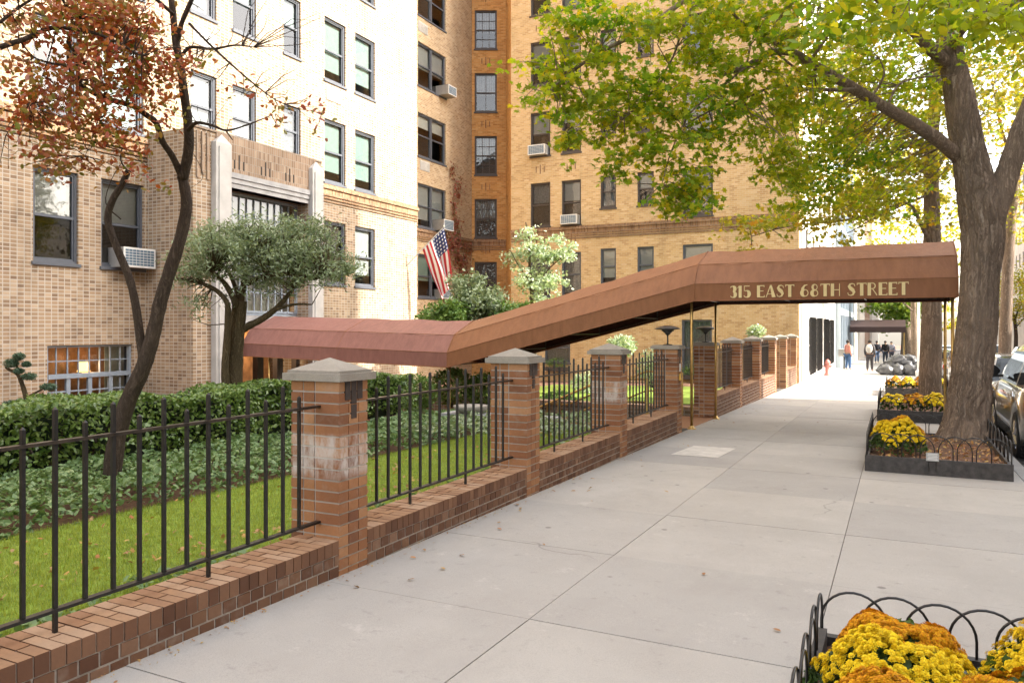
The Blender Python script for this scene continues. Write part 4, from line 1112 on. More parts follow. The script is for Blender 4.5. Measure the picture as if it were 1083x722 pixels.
def mum(x, y, z, r, h, mat, label, n=420, s=.019, close=True, group='chrysanthemums in the tree beds'):
    root = empty('chrysanthemum', (x, y, z), label, 'flowers', group)
    g = RNG.random(n)*2*math.pi; t_ = np.sqrt(RNG.random(n))*.98; lump = 1+.08*np.sin(g*3+x*7)+.05*np.sin(g*5+y*9)
    px = x+r*lump*t_*np.cos(g); py = y+r*lump*t_*np.sin(g)
    prof_ = np.sqrt(np.clip(1-t_**2, 0, 1)); bump = .04*np.sin(px*19+y)+.035*np.sin(py*17+x*4+1)
    pz = z+h*(.25+.75*prof_)+bump*h*2-RNG.random(n)**3*.05
    keep = (t_ < .93) & ((np.sin(px*31+x*5)*np.sin(py*27+y*3)+.5*np.sin(px*53-py*47)) > (-.85 if close else -1.0))
    px, py, pz, prof_ = px[keep], py[keep], pz[keep], prof_[keep]; n = len(px)
    N_ = np.stack([(px-x)/r, (py-y)/r, prof_*.9+.25], 1)
    scatter('blossoms', np.stack([px, py, pz], 1), N_, s*(.75+.5*RNG.random(n)), (PV, PF) if close else (DV, DF), mat, root)
    m = int(n*1.5)
    g = RNG.random(m)*2*math.pi; q = RNG.random(m); tt = np.sqrt(q)
    lump = 1+.14*np.sin(g*3+x*7)+.08*np.sin(g*5+y*9)
    C = np.stack([x+r*.97*lump*tt*np.cos(g), y+r*.97*lump*tt*np.sin(g), z+h*(.1+.82*np.sqrt(1-tt**2)*np.sqrt(RNG.random(m)))+.0], 1)
    leaves('foliage', C, .055 if close else .07, M['mum_leaf'], root, 'oval', tilt=1.0)
    return root
M['leaf_green'] = leaf_mat('street_tree_leaf', [(0, (.06,.17,.012)), (.38, (.14,.31,.018)), (.66, (.29,.41,.02)), (.86, (.54,.50,.025)), (1, (.64,.46,.03))], .55)
M['leaf_yellow'] = leaf_mat('yellowing_leaf', [(0, (.13,.22,.02)), (.5, (.26,.33,.025)), (.8, (.46,.42,.03)), (.95, (.52,.34,.03)), (1, (.46,.16,.03))], .45)
M['leaf_far'] = leaf_mat('distant_leaf', [(0, (.06,.14,.025)), (.5, (.12,.22,.035)), (1, (.3,.34,.04))], .4)
M['leaf_red'] = leaf_mat('red_maple_leaf', [(0, (.34,.04,.012)), (.25, (.46,.085,.02)), (.52, (.50,.18,.025)), (.68, (.30,.21,.03)), (.85, (.17,.21,.025)), (.94, (.42,.14,.09)), (1, (.44,.26,.25))], .22, rough=.5)
M['leaf_olive'] = leaf_mat('evergreen_leaf', [(0, (.11,.16,.08)), (.5, (.22,.29,.16)), (1, (.38,.45,.29))], .2, rough=.35)
M['leaf_hedge'] = leaf_mat('hedge_leaf', [(0, (.045,.10,.02)), (.5, (.125,.22,.045)), (1, (.28,.38,.11))], .2, rough=.25, spec=.6)
M['leaf_cover'] = leaf_mat('ground_cover_leaf', [(0, (.07,.14,.04)), (.5, (.15,.25,.09)), (1, (.28,.38,.18))], .2, rough=.35)
M['leaf_dog'] = leaf_mat('pale_dogwood_leaf', [(0, (.14,.24,.10)), (.45, (.32,.42,.27)), (1, (.62,.68,.56))], .3)
M['leaf_box'] = leaf_mat('boxwood_leaf', [(0, (.06,.14,.03)), (.6, (.13,.24,.05)), (1, (.22,.33,.08))], .2)
M['needle'] = leaf_mat('pine_needle', [(0, (.04,.09,.05)), (1, (.12,.20,.12))], .1)
M['grass'] = leaf_mat('grass_blade', [(0, (.16,.23,.03)), (.5, (.27,.35,.045)), (1, (.44,.46,.12))], .35)
M['litter'] = leaf_mat('fallen_leaf', [(0, (.30,.16,.07)), (.5, (.42,.27,.14)), (.8, (.5,.36,.10)), (1, (.45,.13,.06))], .1, rough=.7)
M['leaf_vine'] = leaf_mat('vine_leaf', [(0, (.25,.05,.04)), (.6, (.36,.10,.08)), (1, (.14,.16,.04))], .2)
for a in window_boxes: window_box(*a)

tree_bed(-.36, 1.3, 1.6, 4.22, 'nearest tree bed with overlapping iron hoops, packed with yellow and orange chrysanthemums', sp=.19, wi=.30)
nm = [(-.06,3.86,.27,.29,'mum_o','orange chrysanthemum in the far left corner of the nearest bed'), (.62,3.84,.36,.34,'mum_y','bright yellow dome chrysanthemum at the right of the nearest bed'),
      (-.07,3.42,.31,.34,'mum_y','yellow chrysanthemum second along the left edge of the nearest bed'), (.42,3.36,.33,.30,'mum_m','mottled gold chrysanthemum in the middle of the nearest bed'),
      (-.05,2.98,.30,.33,'mum_o','deep orange chrysanthemum at the lower left of the nearest bed'), (.45,2.86,.34,.35,'mum_y','yellow chrysanthemum low in the middle of the nearest bed'),
      (1.02,3.3,.27,.34,'mum_y','yellow chrysanthemum near the curb side of the nearest bed'), (1.0,2.7,.3,.3,'mum_o','orange chrysanthemum near the curb side of the nearest bed'), (.1,2.4,.32,.3,'mum_y','yellow chrysanthemum closest to the camera')]
for (x, y, r, h, m, lb) in nm: mum(x+.07, y-.03, gz(y)+.13, r*1.03, h*1.02, M[m], lb, n=1500, s=.0165)
tree_bed(-.36, 1.25, 10.85, 14.0, 'dark timber-edged bed with iron hoops around the big tree trunk', kh=.2, hh=.42)
mum(.02, 11.6, gz(11.8)+.14, .36, .46, M['mum_y'], 'yellow chrysanthemum clump beside the big tree trunk', n=620, s=.026)
mum(.04, 12.3, gz(12.3)+.14, .34, .42, M['mum_m'], 'golden orange chrysanthemum just behind the yellow clump by the big tree', n=620, s=.026)
tree_bed(-.36, 1.32, 17.8, 21.0, 'second tree bed back, round the slimmer dark trunk', kh=.24, hh=.42)
tree_bed(-.30, 1.32, 26.2, 29.0, 'third tree bed back, low and full of yellow flowers', kh=.24, hh=.42)
tree_bed(-.16, 1.32, 45.2, 48.2, 'farthest tree bed beside the rubbish bags', kh=.2, hh=.3)
row = ['leftmost', 'second from the left', 'third from the left', 'rightmost']
for bi, (yb, nmb) in enumerate(((18.3, 'second bed back'), (26.75, 'third bed back'), (45.7, 'farthest bed'))):
    for j in range(4):
        x = -.05+j*.38; mum(x, yb+.03*j, gz(yb)+.16, .27, .40, M[('mum_y','mum_m','mum_y','mum_o')[(j+bi) % 4]], '%s chrysanthemum along the front of the %s' % (row[j], nmb), n=170, s=.04, close=False)
# small sign on wires in the big tree's bed
sr = empty('bed_sign', (.42, 10.98, gz(11)+.1), 'small grey plate sign staked in the hoops of the big tree bed', 'sign')
b = MB(); b.box(.33, 10.80, .015, .47, 10.815, .115); b.build('plate', M['ac_grey'], sr)
b = MB(); [b.box(.345+.004*(i % 3), 10.797, .03+i*.017, .455-.006*(i % 2), 10.799, .037+i*.017) for i in range(5)]; b.build('text_rows', M['white_metal'], sr)
b = MB(); b.tube([(.36,10.82,-.12),(.36,10.82,.03)], .004, 5); b.tube([(.44,10.82,-.12),(.44,10.82,.03)], .004, 5); b.build('stake', M['iron'], sr)

# ------------------------------------------------------------ street trees
def tree_root(name, u, v, D, label, group='street trees along the curb'): 
    p = at(u, v, D); return empty(name, p, label, 'tree', group)
def displace(mb, amp, sc):
    from mathutils import noise as nz
    out = []
    for p in mb.v:
        q = Vector(p); s_ = nz.noise_vector(Vector((q.x*sc, q.y*sc, q.z*sc*.35)))*amp; out.append(tuple(q+Vector((s_.x, s_.y, 0))))
    mb.v = out
T1D = 11.9
t1 = tree_root('street_tree', 1018, 463, T1D, 'big leaning street tree with furrowed bark at the end of the canopy')
mb = MB(); path = [(1018,492),(1019,463),(1022,430),(1026,400),(1031,360),(1035,320),(1038,285),(1039,250),(1036,222),(1030,190),(1025,165),(1020,140),(1014,100),(1008,65),(1003,30),(1000,-10),(995,-80)]
wd = [.80,.66,.56,.53,.51,.505,.515,.55,.54,.48,.45,.42,.38,.35,.33,.30,.26]
pts = smooth_path([at(u, v, T1D) for u, v in path], 4); rad = []
for i in range(len(pts)): f_ = i/4; a = int(min(f_, len(wd)-2)); rad.append(.5*(wd[a]+(wd[a+1]-wd[a])*(f_-a)))
from mathutils import noise as nz
pts = smooth_path([at(u, v, T1D) for u, v in path], 16); rad = []
for i in range(len(pts)): f_ = i/16; a = int(min(f_, len(wd)-2)); rad.append(.5*(wd[a]+(wd[a+1]-wd[a])*(f_-a)))
mb.tube(pts, rad, 120)
RING = [(p, r_) for p, r_ in zip(pts, rad) for _ in range(120)]
def rough_tube(mb, c_amp=.022):
    out = []
    for p in mb.v:
        q = Vector(p); n1 = nz.noise(Vector((q.x*9, q.y*9, q.z*1.1))); n2 = nz.noise(Vector((q.x*3, q.y*3, q.z*1.3+5)))
        s_ = nz.noise_vector(Vector((q.x*9, q.y*9, q.z*1.2)))*c_amp+nz.noise_vector(Vector((q.x*2.2, q.y*2.2, q.z*1.2)))*c_amp*1.6
        out.append((q.x+s_.x, q.y+s_.y, q.z))
    mb.v = out
out = []
for i, p in enumerate(mb.v[:len(RING)]):
    c_, r_ = RING[i]; q = Vector(p); d = (q-c_); d.z = 0; d.normalize()
    wob = nz.noise(Vector((q.x*2.5, q.y*2.5, q.z*2.2)))*.35
    n1 = abs(nz.noise(Vector((q.x*17+wob*6, q.y*17+wob*4, q.z*1.1)))); n2 = abs(nz.noise(Vector((q.x*34+wob*9, q.y*34, q.z*2.3+7)))); n3 = nz.noise(Vector((q.x*1.9, q.y*1.9, q.z*1.1+3)))
    kn = 0
    for ku, kv, kr, ka in ((1030,195,.16,.05),(1024,160,.12,.05),(1044,215,.2,.05),(1012,330,.12,.02)):
        kp_ = at(ku, kv, T1D-.25); kn += ka*math.exp(-((q-kp_).length/kr)**2)
    fl = max(0, (.55-(q.z-gz(13.5)))/.55)**2*.12*(1+.6*math.sin(math.atan2(d.y, d.x)*5+1))
    k = min(1, r_/.3)
    q += d*((min(n1*.16, .035)+min(n2*.07, .014)-.02)*k+n3*.05*k+kn+fl); out.append(tuple(q))
mb.v = out+mb.v[len(RING):]
mb.build('trunk', M['bark'], t1, smooth=True)
mb = MB(); limbpts = []
def L1(pix, D0, D1, w0, w1, mbx=None, n=10):
    k = len(pix); Ds = [D0+(D1-D0)*i/(k-1) for i in range(k)]
    limb(mbx or mb, pix, 0, w0, w1, n=n, Ds=Ds, jit=.12); limbpts.extend(smooth_path([at(u, v, Ds[i]) for i, (u, v) in enumerate(pix)], 3))
L1([(1046,262),(1050,232),(1060,200),(1070,170),(1082,135),(1100,90),(1130,20)], 11.9, 11.5, .40, .26, n=14)
L1([(1012,165),(992,148),(965,130),(938,115),(905,95),(880,80),(855,66),(838,56),(815,56),(790,70),(765,78)], 11.9, 9.6, .22, .06)
L1([(1004,70),(985,52),(965,30),(950,5),(940,-40)], 11.9, 11.0, .20, .14)
L1([(960,30),(930,0),(880,-30),(800,-40),(740,-10),(700,18),(665,40),(630,58),(600,80),(578,98)], 11.2, 9.0, .13, .02)
L1([(838,56),(810,40),(780,20),(750,-20)], 9.9, 9.6, .06, .03)
L1([(905,95),(860,95),(820,92),(785,105),(750,118),(720,135)], 10.8, 9.8, .06, .015, n=6)
L1([(880,80),(850,78),(815,50)], 10.3, 10, .05, .02, n=6)
L1([(735,0),(722,30),(712,60),(697,85),(680,110),(660,125)], 9.8, 9.4, .035, .01, n=6)
L1([(790,70),(760,95),(730,120),(710,160),(700,195)], 9.7, 9.6, .035, .01, n=6)
L1([(938,115),(950,90),(975,82),(1010,80)], 11.2, 11.6, .04, .02, n=6)
L1([(920,105),(935,80),(930,62)], 11, 11, .05, .01, n=6)
L1([(860,60),(880,30),(905,-20)], 10.2, 10, .05, .03, n=6)
L1([(1006,45),(1030,20),(1083,0),(1130,-20)], 11.9, 9.0, .16, .08)
clu = [ # u, v, D, ru, rv, depth, sprays
 (578,92,9.3,38,24,.5,34),(560,70,9.6,22,12,.3,8),(600,60,9.3,32,28,.5,30),(600,14,9.2,38,22,.6,34),(655,22,9.3,50,28,.7,54),(720,28,9.6,55,32,.8,70),(790,22,9.8,60,34,.9,80),
 (870,20,10,60,34,1,76),(950,20,10.5,50,34,1,52),(655,85,9.4,45,32,.6,52),(625,128,9.5,38,20,.5,30),(605,150,9.6,22,9,.3,9),(672,150,9.5,42,28,.5,38),(648,178,9.6,18,16,.3,9),(700,110,9.6,45,42,.6,60),(640,110,9.6,40,25,.5,30),
 (712,165,9.6,36,32,.5,40),(722,200,9.6,30,18,.3,34),(735,216,9.6,20,8,.2,12),(700,218,9.6,13,8,.2,5),(760,80,9.8,48,45,.7,64),(742,132,9.8,32,30,.5,22),(770,118,9.9,40,36,.5,34),(780,150,9.9,20,14,.4,6),
 (830,100,10.2,50,45,.8,90),(815,140,10.2,32,30,.6,28),(838,175,10.3,32,30,.5,44),(835,212,10.4,20,14,.4,8),(880,140,10.5,45,40,.8,80),(868,190,10.6,40,32,.6,54),(905,215,10.8,30,18,.5,14),
 (900,70,10.5,50,35,.8,50),(925,165,11,38,38,.8,60),(955,95,11.2,40,42,.8,56),(968,55,11,32,32,.8,26),(940,200,11.2,35,26,.6,20),
 (1000,12,9.5,60,20,.6,34),(1060,10,9.0,40,26,.6,22),(1050,45,9.6,36,20,.6,10),(780,-50,9.8,160,40,1.5,120),(960,-70,10,140,50,1.8,110)]
clu = [(u, v, D+(1.3 if 860 < u < 990 and v > 40 else 0), a_, b_, c_, int(n_*(.68 if u < 850 else .85))) for (u, v, D, a_, b_, c_, n_) in clu]
C = sprays(clu, per=15, rad=.16)
leaves('crown', C, .07+.045*RNG.random(len(C)), M['leaf_green'], t1, 'maple', tilt=.75)
twigs(mb, C, limbpts, 320, r=.005)
mb.build('limbs', M['bark_dark'] if False else M['bark'], t1, smooth=True)
# low, near branch of large leaves hanging into the top right of the view
t0 = tree_root('street_tree', 1300, 700, 4.6, 'street tree just outside the view whose large-leaved low branch hangs into the top right corner')
mb = MB(); limbpts = []
mb.tube(smooth_path([at(1300,700,4.6), at(1310,300,4.7), at(1290,0,4.7), at(1270,-200,4.8)], 4), .2, 14)
L1([(1290,-60),(1200,-60),(1120,-40),(1040,-25),(960,-25),(880,-20)], 4.7, 5.3, .08, .015, n=7)
C = sprays([(890,6,5.3,42,14,.3,12),(985,8,5.1,50,20,.3,16),(1045,22,5.0,45,20,.3,16),(1080,40,5.0,22,26,.3,8),(935,-12,5.2,60,14,.3,14)], per=9, rad=.13)
leaves('crown', C, .075+.03*RNG.random(len(C)), M['leaf_green'], t0, 'oval', tilt=.8); twigs(mb, C, limbpts, 60, r=.003); mb.build('trunk', M['bark'], t0, smooth=True)
# second street tree
def tree_n(label, D, tr, wds, limbs, clus, leaf, mat, per, rad, shape='maple', size=(.08,.05), bark='bark', tw=150, name='street_tree', group='street trees along the curb', tilt=.75):
    global mb, limbpts
    root = empty(name, at(tr[0][0], tr[0][1], D), label, 'tree', group)
    tm = MB(); pts = smooth_path([at(u, v, D) for u, v in tr], 4)
    rr = [.5*(wds[0]+(wds[1]-wds[0])*i/(len(pts)-1)) for i in range(len(pts))]; tm.tube(pts, rr, 20); rough_tube(tm, .012); tm.build('trunk', M[bark], root, smooth=True)
    mb = MB(); limbpts = [p for p in pts]
    for (pix, d0, d1, w0, w1) in limbs: L1(pix, d0, d1, w0, w1, n=7)
    C = sprays(clus, per=per, rad=rad); leaves('crown', C, size[0]+size[1]*RNG.random(len(C)), M[mat], root, shape, tilt=tilt)
    twigs(mb, C, limbpts, tw, r=.006); mb.build('limbs', M[bark], root, smooth=True); return root
tree_n('slimmer dark-trunked street tree behind the end of the canopy', 18.2, [(984,445),(984,400),(985,340),(985,290),(986,240),(985,200),(984,165),(988,120),(990,60)], (.52,.22),
  [([(985,262),(975,240),(960,215),(930,225),(900,232),(865,236),(830,240),(795,250)], 18.2, 16, .10,.02), ([(984,205),(960,215),(930,228),(900,245)],18.2,17,.07,.02), ([(984,190),(1010,150),(1040,120)],18.2,18,.12,.04), ([(986,170),(960,140),(930,110)],18.2,18,.12,.03),([(984,178),(970,172)],18.2,18.2,.14,.1)],
  [(800,236,16,36,12,.6,22),(845,225,16.3,38,16,.7,32),(890,215,16.6,38,20,.8,34),(790,262,16,18,5,.4,5),(930,205,17,36,26,1,60),(965,170,17.5,40,40,1.2,90),(930,130,17.5,50,40,1.3,110),(860,60,17.5,50,50,1.3,70),(930,50,18,50,50,1.3,80),(880,150,17.5,40,40,1.3,70),(985,110,18,45,55,1.4,62),(870,110,17,50,40,1.3,50),(1040,90,18,42,50,1.4,54),(1000,180,18.2,30,40,1,30),(900,248,17,30,8,.6,8),(975,228,17.8,22,18,.7,10)],
  None, 'leaf_yellow', 15, .22, size=(.085,.05), tw=180)
tree_n('yellowing street tree behind the parked cars at the right edge', 26, [(1062,430),(1064,330),(1068,250),(1075,180),(1080,100)], (.4,.25), [([(1075,180),(1060,140),(1050,90)],26,25,.14,.05),([(1070,220),(1050,190),(1035,180)],26,25,.08,.03)],
  [(1075,60,24,40,55,2,130),(1062,130,25,34,45,2,110),(1078,190,26,28,35,1.6,44),(1060,215,26,22,26,1.4,22),(1078,245,27,18,18,1.2,14),(1100,120,25,40,80,2,60)], None, 'leaf_yellow', 14, .26, size=(.10,.06), tw=80)
tree_n('thin-trunked street tree rising from the farthest flower bed', 40, [(967,396),(967,360),(966,330),(967,300),(970,270)], (.34,.22), [([(967,330),(950,315),(935,300)],40,39,.1,.04),([(967,320),(985,300)],40,39,.1,.04)],
  [(955,170,39,60,60,3,150),(900,200,40,45,40,3,80),(880,110,40,50,60,3,80),(955,290,39,38,20,2,50),(925,285,38,24,14,2,22),(1000,270,38,40,30,2.5,60),(1003,330,39,14,24,1,14),(950,240,39,46,30,2.5,60),(1000,220,40,40,30,2.5,50)], None, 'leaf_yellow', 14, .35, size=(.16,.08), tw=60)
tree_n('green-crowned tree beyond the rubbish bags', 58, [(959,380),(959,358),(957,335),(955,320)], (.75,.5), [([(957,335),(945,325),(935,320)],58,57,.2,.08)],
  [(950,335,57,20,12,1.5,60),(938,322,57,26,10,2,60),(965,322,57,22,14,2,60),(930,345,57,10,4,1,8),(950,300,57,30,16,2.4,70)], None, 'leaf_far', 14, .4, size=(.22,.1), tw=40)
for k, (x, y, lb) in enumerate(((.7,75,'pale green tree far along the curb'),(.6,95,'small far street tree near the end of the block'),(12.6,60,'tall yellowing tree on the opposite sidewalk beyond the parked cars'),(12.8,84,'farther tree on the opposite sidewalk'),(12.8,110,'most distant tree on the opposite sidewalk'))):
    root = empty('street_tree', (x, y, gz(y)), lb, 'tree', 'street trees along the curb')
    b = MB(); b.tube(smooth_path([(x,y,gz(y)-.1),(x+.1,y,gz(y)+2.5),(x-.1,y,gz(y)+5)], 3), [.24-.01*i for i in range(7)], 10)
    for a in range(5): g = a*1.3; b.tube([(x,y,gz(y)+3.4+a*.3),(x+1.2*math.cos(g),y+1.2*math.sin(g),gz(y)+5+a*.4)], [.1,.03], 6)
    b.build('trunk', M['bark_dark'], root)
    P = blob_pts((x, y, gz(y)+7), (2.9, 3.2, 3.4), 260, .3); P = np.concatenate([p+RNG.normal(size=(13,3))*.38 for p in P])
    leaves('crown', P, .28, M['leaf_far' if k < 2 else 'leaf_yellow'], root, 'quad', tilt=.8)

# ------------------------------------------------------------ garden trees
MD = 8.2
mp = empty('garden_maple', at(118, 505, MD), 'slender two-stemmed tree with thinning red autumn leaves in the garden', 'tree', 'garden trees')
mb = MB(); limbpts = []
def L2(pix, d0, d1, w0, w1, n=10): L1(pix, d0, d1, w0, w1, n=n)
L2([(118,510),(121,480),(127,450),(137,420),(150,392),(158,368),(164,345),(170,318),(180,285),(190,255),(196,228),(197,210),(193,188)], MD, MD, .19, .105, 14)
L2([(152,388),(148,355),(143,320),(136,292),(122,258),(114,232),(119,212),(129,195),(136,180)], MD, MD-.1, .095, .06)
L2([(193,190),(198,168),(200,148),(198,122),(194,95),(191,70),(186,45),(183,15),(180,-15)], MD, MD-.3, .115, .06)
L2([(193,188),(182,165),(172,150),(165,130),(155,122),(140,112),(118,106),(98,98),(84,88),(74,72),(72,45),(76,20),(60,-10)], MD, MD-1.3, .075, .025)
L2([(187,48),(192,25),(205,-5)], MD-.2, MD-.4, .06, .04, 7)
L2([(193,58),(202,50),(225,52),(248,48),(268,50)], MD-.3, MD-.6, .04, .012, 6)
L2([(199,138),(208,130),(225,133),(240,138),(262,132),(287,122)], MD-.2, MD-.7, .045, .008, 6)
L2([(238,137),(246,148)], MD-.5, MD-.5, .02, .01, 5)
L2([(200,25),(230,55),(270,90),(300,110),(340,120)], MD-.2, MD-.8, .03, .004, 6)
L2([(0,50),(25,42),(55,30),(90,33),(118,42),(150,60)], MD-1.7, MD-1.2, .05, .02, 6)
L2([(0,24),(20,8),(50,-10)], MD-1.8, MD-1.5, .03, .02, 6)
L2([(72,70),(50,66),(35,60),(20,42)], MD-1.4, MD-1.6, .025, .01, 6)
L2([(72,45),(80,60),(84,85)], MD-1.4, MD-1.3, .03, .02, 6)
L2([(183,15),(160,-5),(130,-30)], MD-.3, MD-.6, .04, .03, 6)
L2([(60,30),(45,80),(30,110)], MD-1.4, MD-1.5, .014, .004, 5)
L2([(110,104),(100,140),(90,165)], MD-.9, MD-1, .014, .004, 5)
L2([(136,182),(128,170),(130,155),(140,145)], MD-.1, MD-.2, .02, .008, 5)
L2([(128,232),(112,215),(118,190),(130,170)], MD, MD-.2, .014, .005, 5)
L2([(197,150),(215,185),(200,200)], MD, MD, .008, .003, 4)
clu = [(25,22,6.6,32,20,.4,16),(75,12,6.9,45,22,.5,30),(120,18,7.2,45,26,.5,34),(105,45,7,45,25,.5,30),(150,45,7.4,36,28,.5,26),(165,75,7.6,24,26,.4,14),(60,80,6.9,45,22,.5,20),(25,85,6.7,28,22,.4,12),
 (100,80,7,40,26,.5,22),(145,95,7.4,36,22,.4,16),(40,120,6.8,38,24,.4,15),(85,120,7,40,22,.5,20),(120,140,7.2,30,26,.4,16),(70,150,7,45,18,.4,14),(50,155,6.9,28,16,.3,8),(110,170,7.2,22,14,.3,6),(35,165,6.9,16,12,.2,3),(185,70,7.6,14,20,.3,5),
 (300,110,7.4,45,14,.3,4),(330,118,7.4,18,10,.2,2),(165,190,8,14,14,.2,2),(270,70,7.5,50,22,.4,2),(80,-30,7,110,30,1,40)]
C = sprays(clu, per=16, rad=.14, flat=.7)
leaves('crown', C, .048+.030*RNG.random(len(C)), M['leaf_red'], mp, 'oval', tilt=1.1)
twigs(mb, C, limbpts, 260, r=.0035); 
C2 = np.array([tuple(at(random.uniform(190,340), random.uniform(-10,130), MD-.4)) for _ in range(70)]); twigs(mb, C2, limbpts, 70, r=.003)
mb.build('trunk', M['bark_dark'], mp, smooth=True)
# evergreen
ED = 12.2
ev = empty('evergreen_tree', at(243, 440, ED), 'low spreading grey-green evergreen with twisted trunk above the hedge', 'tree', 'garden trees')
mb = MB(); limbpts = []
L1([(244,445),(245,415),(247,385),(249,355),(252,335),(254,318)], ED, ED, .34, .22, n=12)
L1([(250,352),(262,345),(276,338),(290,328),(300,318),(310,305)], ED, ED+.2, .14, .06)
L1([(240,420),(238,390),(240,360),(241,335),(240,320),(230,308),(215,300)], ED-.2, ED-.3, .13, .06)
L1([(252,335),(248,318),(238,300),(225,288)], ED, ED-.4, .13, .05)
L1([(254,320),(258,300),(262,280),(268,262)], ED, ED+.1, .12, .04)
L1([(262,300),(280,292),(305,290),(330,295),(345,290)], ED, ED-.4, .08, .03)
L1([(290,328),(310,322),(330,322)], ED+.1, ED, .06, .02)
L1([(254,318),(240,285),(215,265)], ED, ED+.5, .08, .03)
C = sprays([(280,265,ED,70,24,1.2,120),(225,268,ED-.3,36,24,.9,56),(330,265,ED,40,26,.9,58),(285,243,ED,52,12,.9,40),(345,284,ED-.2,26,15,.6,24),(205,287,ED-.3,20,15,.5,18),(300,290,ED,50,10,1,26),(235,242,ED,26,12,.6,16),(270,303,ED,60,6,1,8),(212,318,ED-.3,14,8,.4,6),(330,240,ED,22,10,.5,10),(365,270,ED,10,22,.4,8)], per=44, rad=.14, flat=.9)
top_ = sprays([(212+i*13, 236+abs(i-6)*1.4+(-4 if i % 2 else 3), ED, 6, 7, .5, 3) for i in range(12)], per=16, rad=.10, flat=2.2)
C = np.concatenate([C, top_]); leaves('crown', C, .085, M['leaf_olive'], ev, 'slim', tilt=1.3); twigs(mb, C, limbpts, 420, r=.006)
mb.build('trunk', M['bark_lich'], ev, smooth=True)
# cloud-pruned pine
bp_ = empty('cloud_pine', at(31, 438, 10.4), 'small cloud-pruned pine with flat needle pads beside the lobby window', 'tree', 'garden trees')
mb = MB(); limbpts = []
L1([(31,438),(28,422),(24,408),(19,396),(10,391),(6,388)], 10.4, 10.4, .08, .03)
L1([(29,420),(38,415),(48,410)], 10.4, 10.3, .04, .02); L1([(20,398),(18,388),(16,380)], 10.4, 10.4, .04, .02); L1([(21,400),(28,398)], 10.4, 10.3, .03, .02)
mb.build('trunk', M['bark_lich'], bp_, smooth=True)
P = []
for (u, v, ru, rv) in ((12,384,9,5),(20,377,7,4),(28,385,5,3),(31,398,9,4),(20,392,6,3),(51,409,10,4),(28,425,15,4),(12,427,10,4),(42,426,8,3)):
    c = at(u, v, 10.35); P.append(blob_pts(c, (ru*10.3/FOC, ru*10.3/FOC*.8, rv*10.3/FOC), 420, .2))
leaves('needle_pads', np.concatenate(P), .05, M['needle'], bp_, 'slim', tilt=1.2)
# pale dogwood and the shrub mass behind the canopy bend
dg = empty('dogwood', at(566, 395, 26), 'pale white-leaved small tree against the orange wing', 'tree', 'garden trees')
mb = MB(); limbpts = []
L1([(566,395),(565,350),(562,310),(560,280),(560,255),(556,235)], 26, 26, .16, .04); L1([(562,310),(580,285),(595,272)], 26, 26, .06, .02); L1([(562,300),(548,280),(540,265)], 26, 25.8, .06, .02)
C = sprays([(566,266,26,20,10,.8,34),(592,268,26,15,7,.5,18),(556,248,26,7,14,.4,12),(582,290,26,16,12,.6,20),(562,292,26,18,14,.7,26),(574,312,26,14,12,.6,18),(546,270,26,8,10,.4,10),(590,252,26,10,6,.4,6),(600,262,26,6,4,.3,4)], per=22, rad=.24)
leaves('crown', C, .13, M['leaf_dog'], dg, 'oval', tilt=1.0); twigs(mb, C, limbpts, 60); mb.build('trunk', M['bark_lich'], dg, smooth=True)
def shrub(name, label, c, r, n, mat, size, shape='oval', group='clipped garden shrubs', shell=.55, stem=True, tilt=1.0, zclip=True):
    root = empty(name, (c[0], c[1], c[2]-r[2]), label, 'shrub', group)
    P = blob_pts(c, r, n, shell); P += RNG.normal(size=P.shape)*.025
    leaves('foliage', P, size, M[mat], root, shape, tilt=tilt)
    b = MB(); 
    for i in range(6): g = i*1.05; b.tube([(c[0]+.06*math.cos(g),c[1]+.06*math.sin(g),c[2]-r[2]-.05),(c[0]+r[0]*.5*math.cos(g),c[1]+r[1]*.5*math.sin(g),c[2]+r[2]*.3)], [.02,.006], 5)
    b.build('stems', M['bark_dark'], root); return root
def px_shrub(u, v, ru, rv, D, label, mat, n, size, **kw): c = at(u, v, D); return shrub('shrub', label, tuple(c), (ru*D/FOC, ru*D/FOC, rv*D/FOC), n, mat, size, **kw)
def loose_shrub(u, v, D, label, clus, mat, size, shape='oval', per=26, rad=.2):
    global mb, limbpts
    root = empty('shrub', at(u, v, D), label, 'shrub', 'shrubs behind the canopy'); mb = MB(); limbpts = []
    for i in range(5): L1([(u,v),(u+random.uniform(-8,8)*i*.4,v-22),(u+(i-2)*9,v-45)], D, D, .08, .02, n=5)
    C = sprays(clus, per=per, rad=rad, flat=1.1); leaves('foliage', C, size*(.7+.6*RNG.random(len(C))), M[mat], root, shape, tilt=1.1); twigs(mb, C, limbpts, 60, r=.005); mb.build('stems', M['bark_lich'], root)
loose_shrub(500, 372, 23.5, 'tall grey-green shrub rising above the low canopy bend', [(503,318,23.5,24,20,.9,80),(490,304,23.5,12,12,.5,22),(525,325,23.5,18,14,.8,40),(500,345,23.5,34,16,1,60),(498,294,23.5,7,8,.3,7)], 'leaf_olive', .13)
loose_shrub(468, 375, 22.5, 'yellow-green shrub at the left of the mass above the canopy bend', [(468,334,22.5,24,9,.7,44),(478,325,22.5,16,10,.6,26),(470,350,22.5,26,14,.7,50)], 'leaf_box', .12)
loose_shrub(545, 375, 23, 'broad green shrub right of the canopy bend, under the pale dogwood', [(545,330,23,24,11,.7,50),(530,340,23,20,12,.7,36),(560,342,23,24,16,.8,60)], 'leaf_box', .12)
px_shrub(523, 358, 50, 18, 24, 'dark shrub filling the gap behind the canopy bend', 'leaf_olive', 4000, .10, group='shrubs behind the canopy', shell=.3)
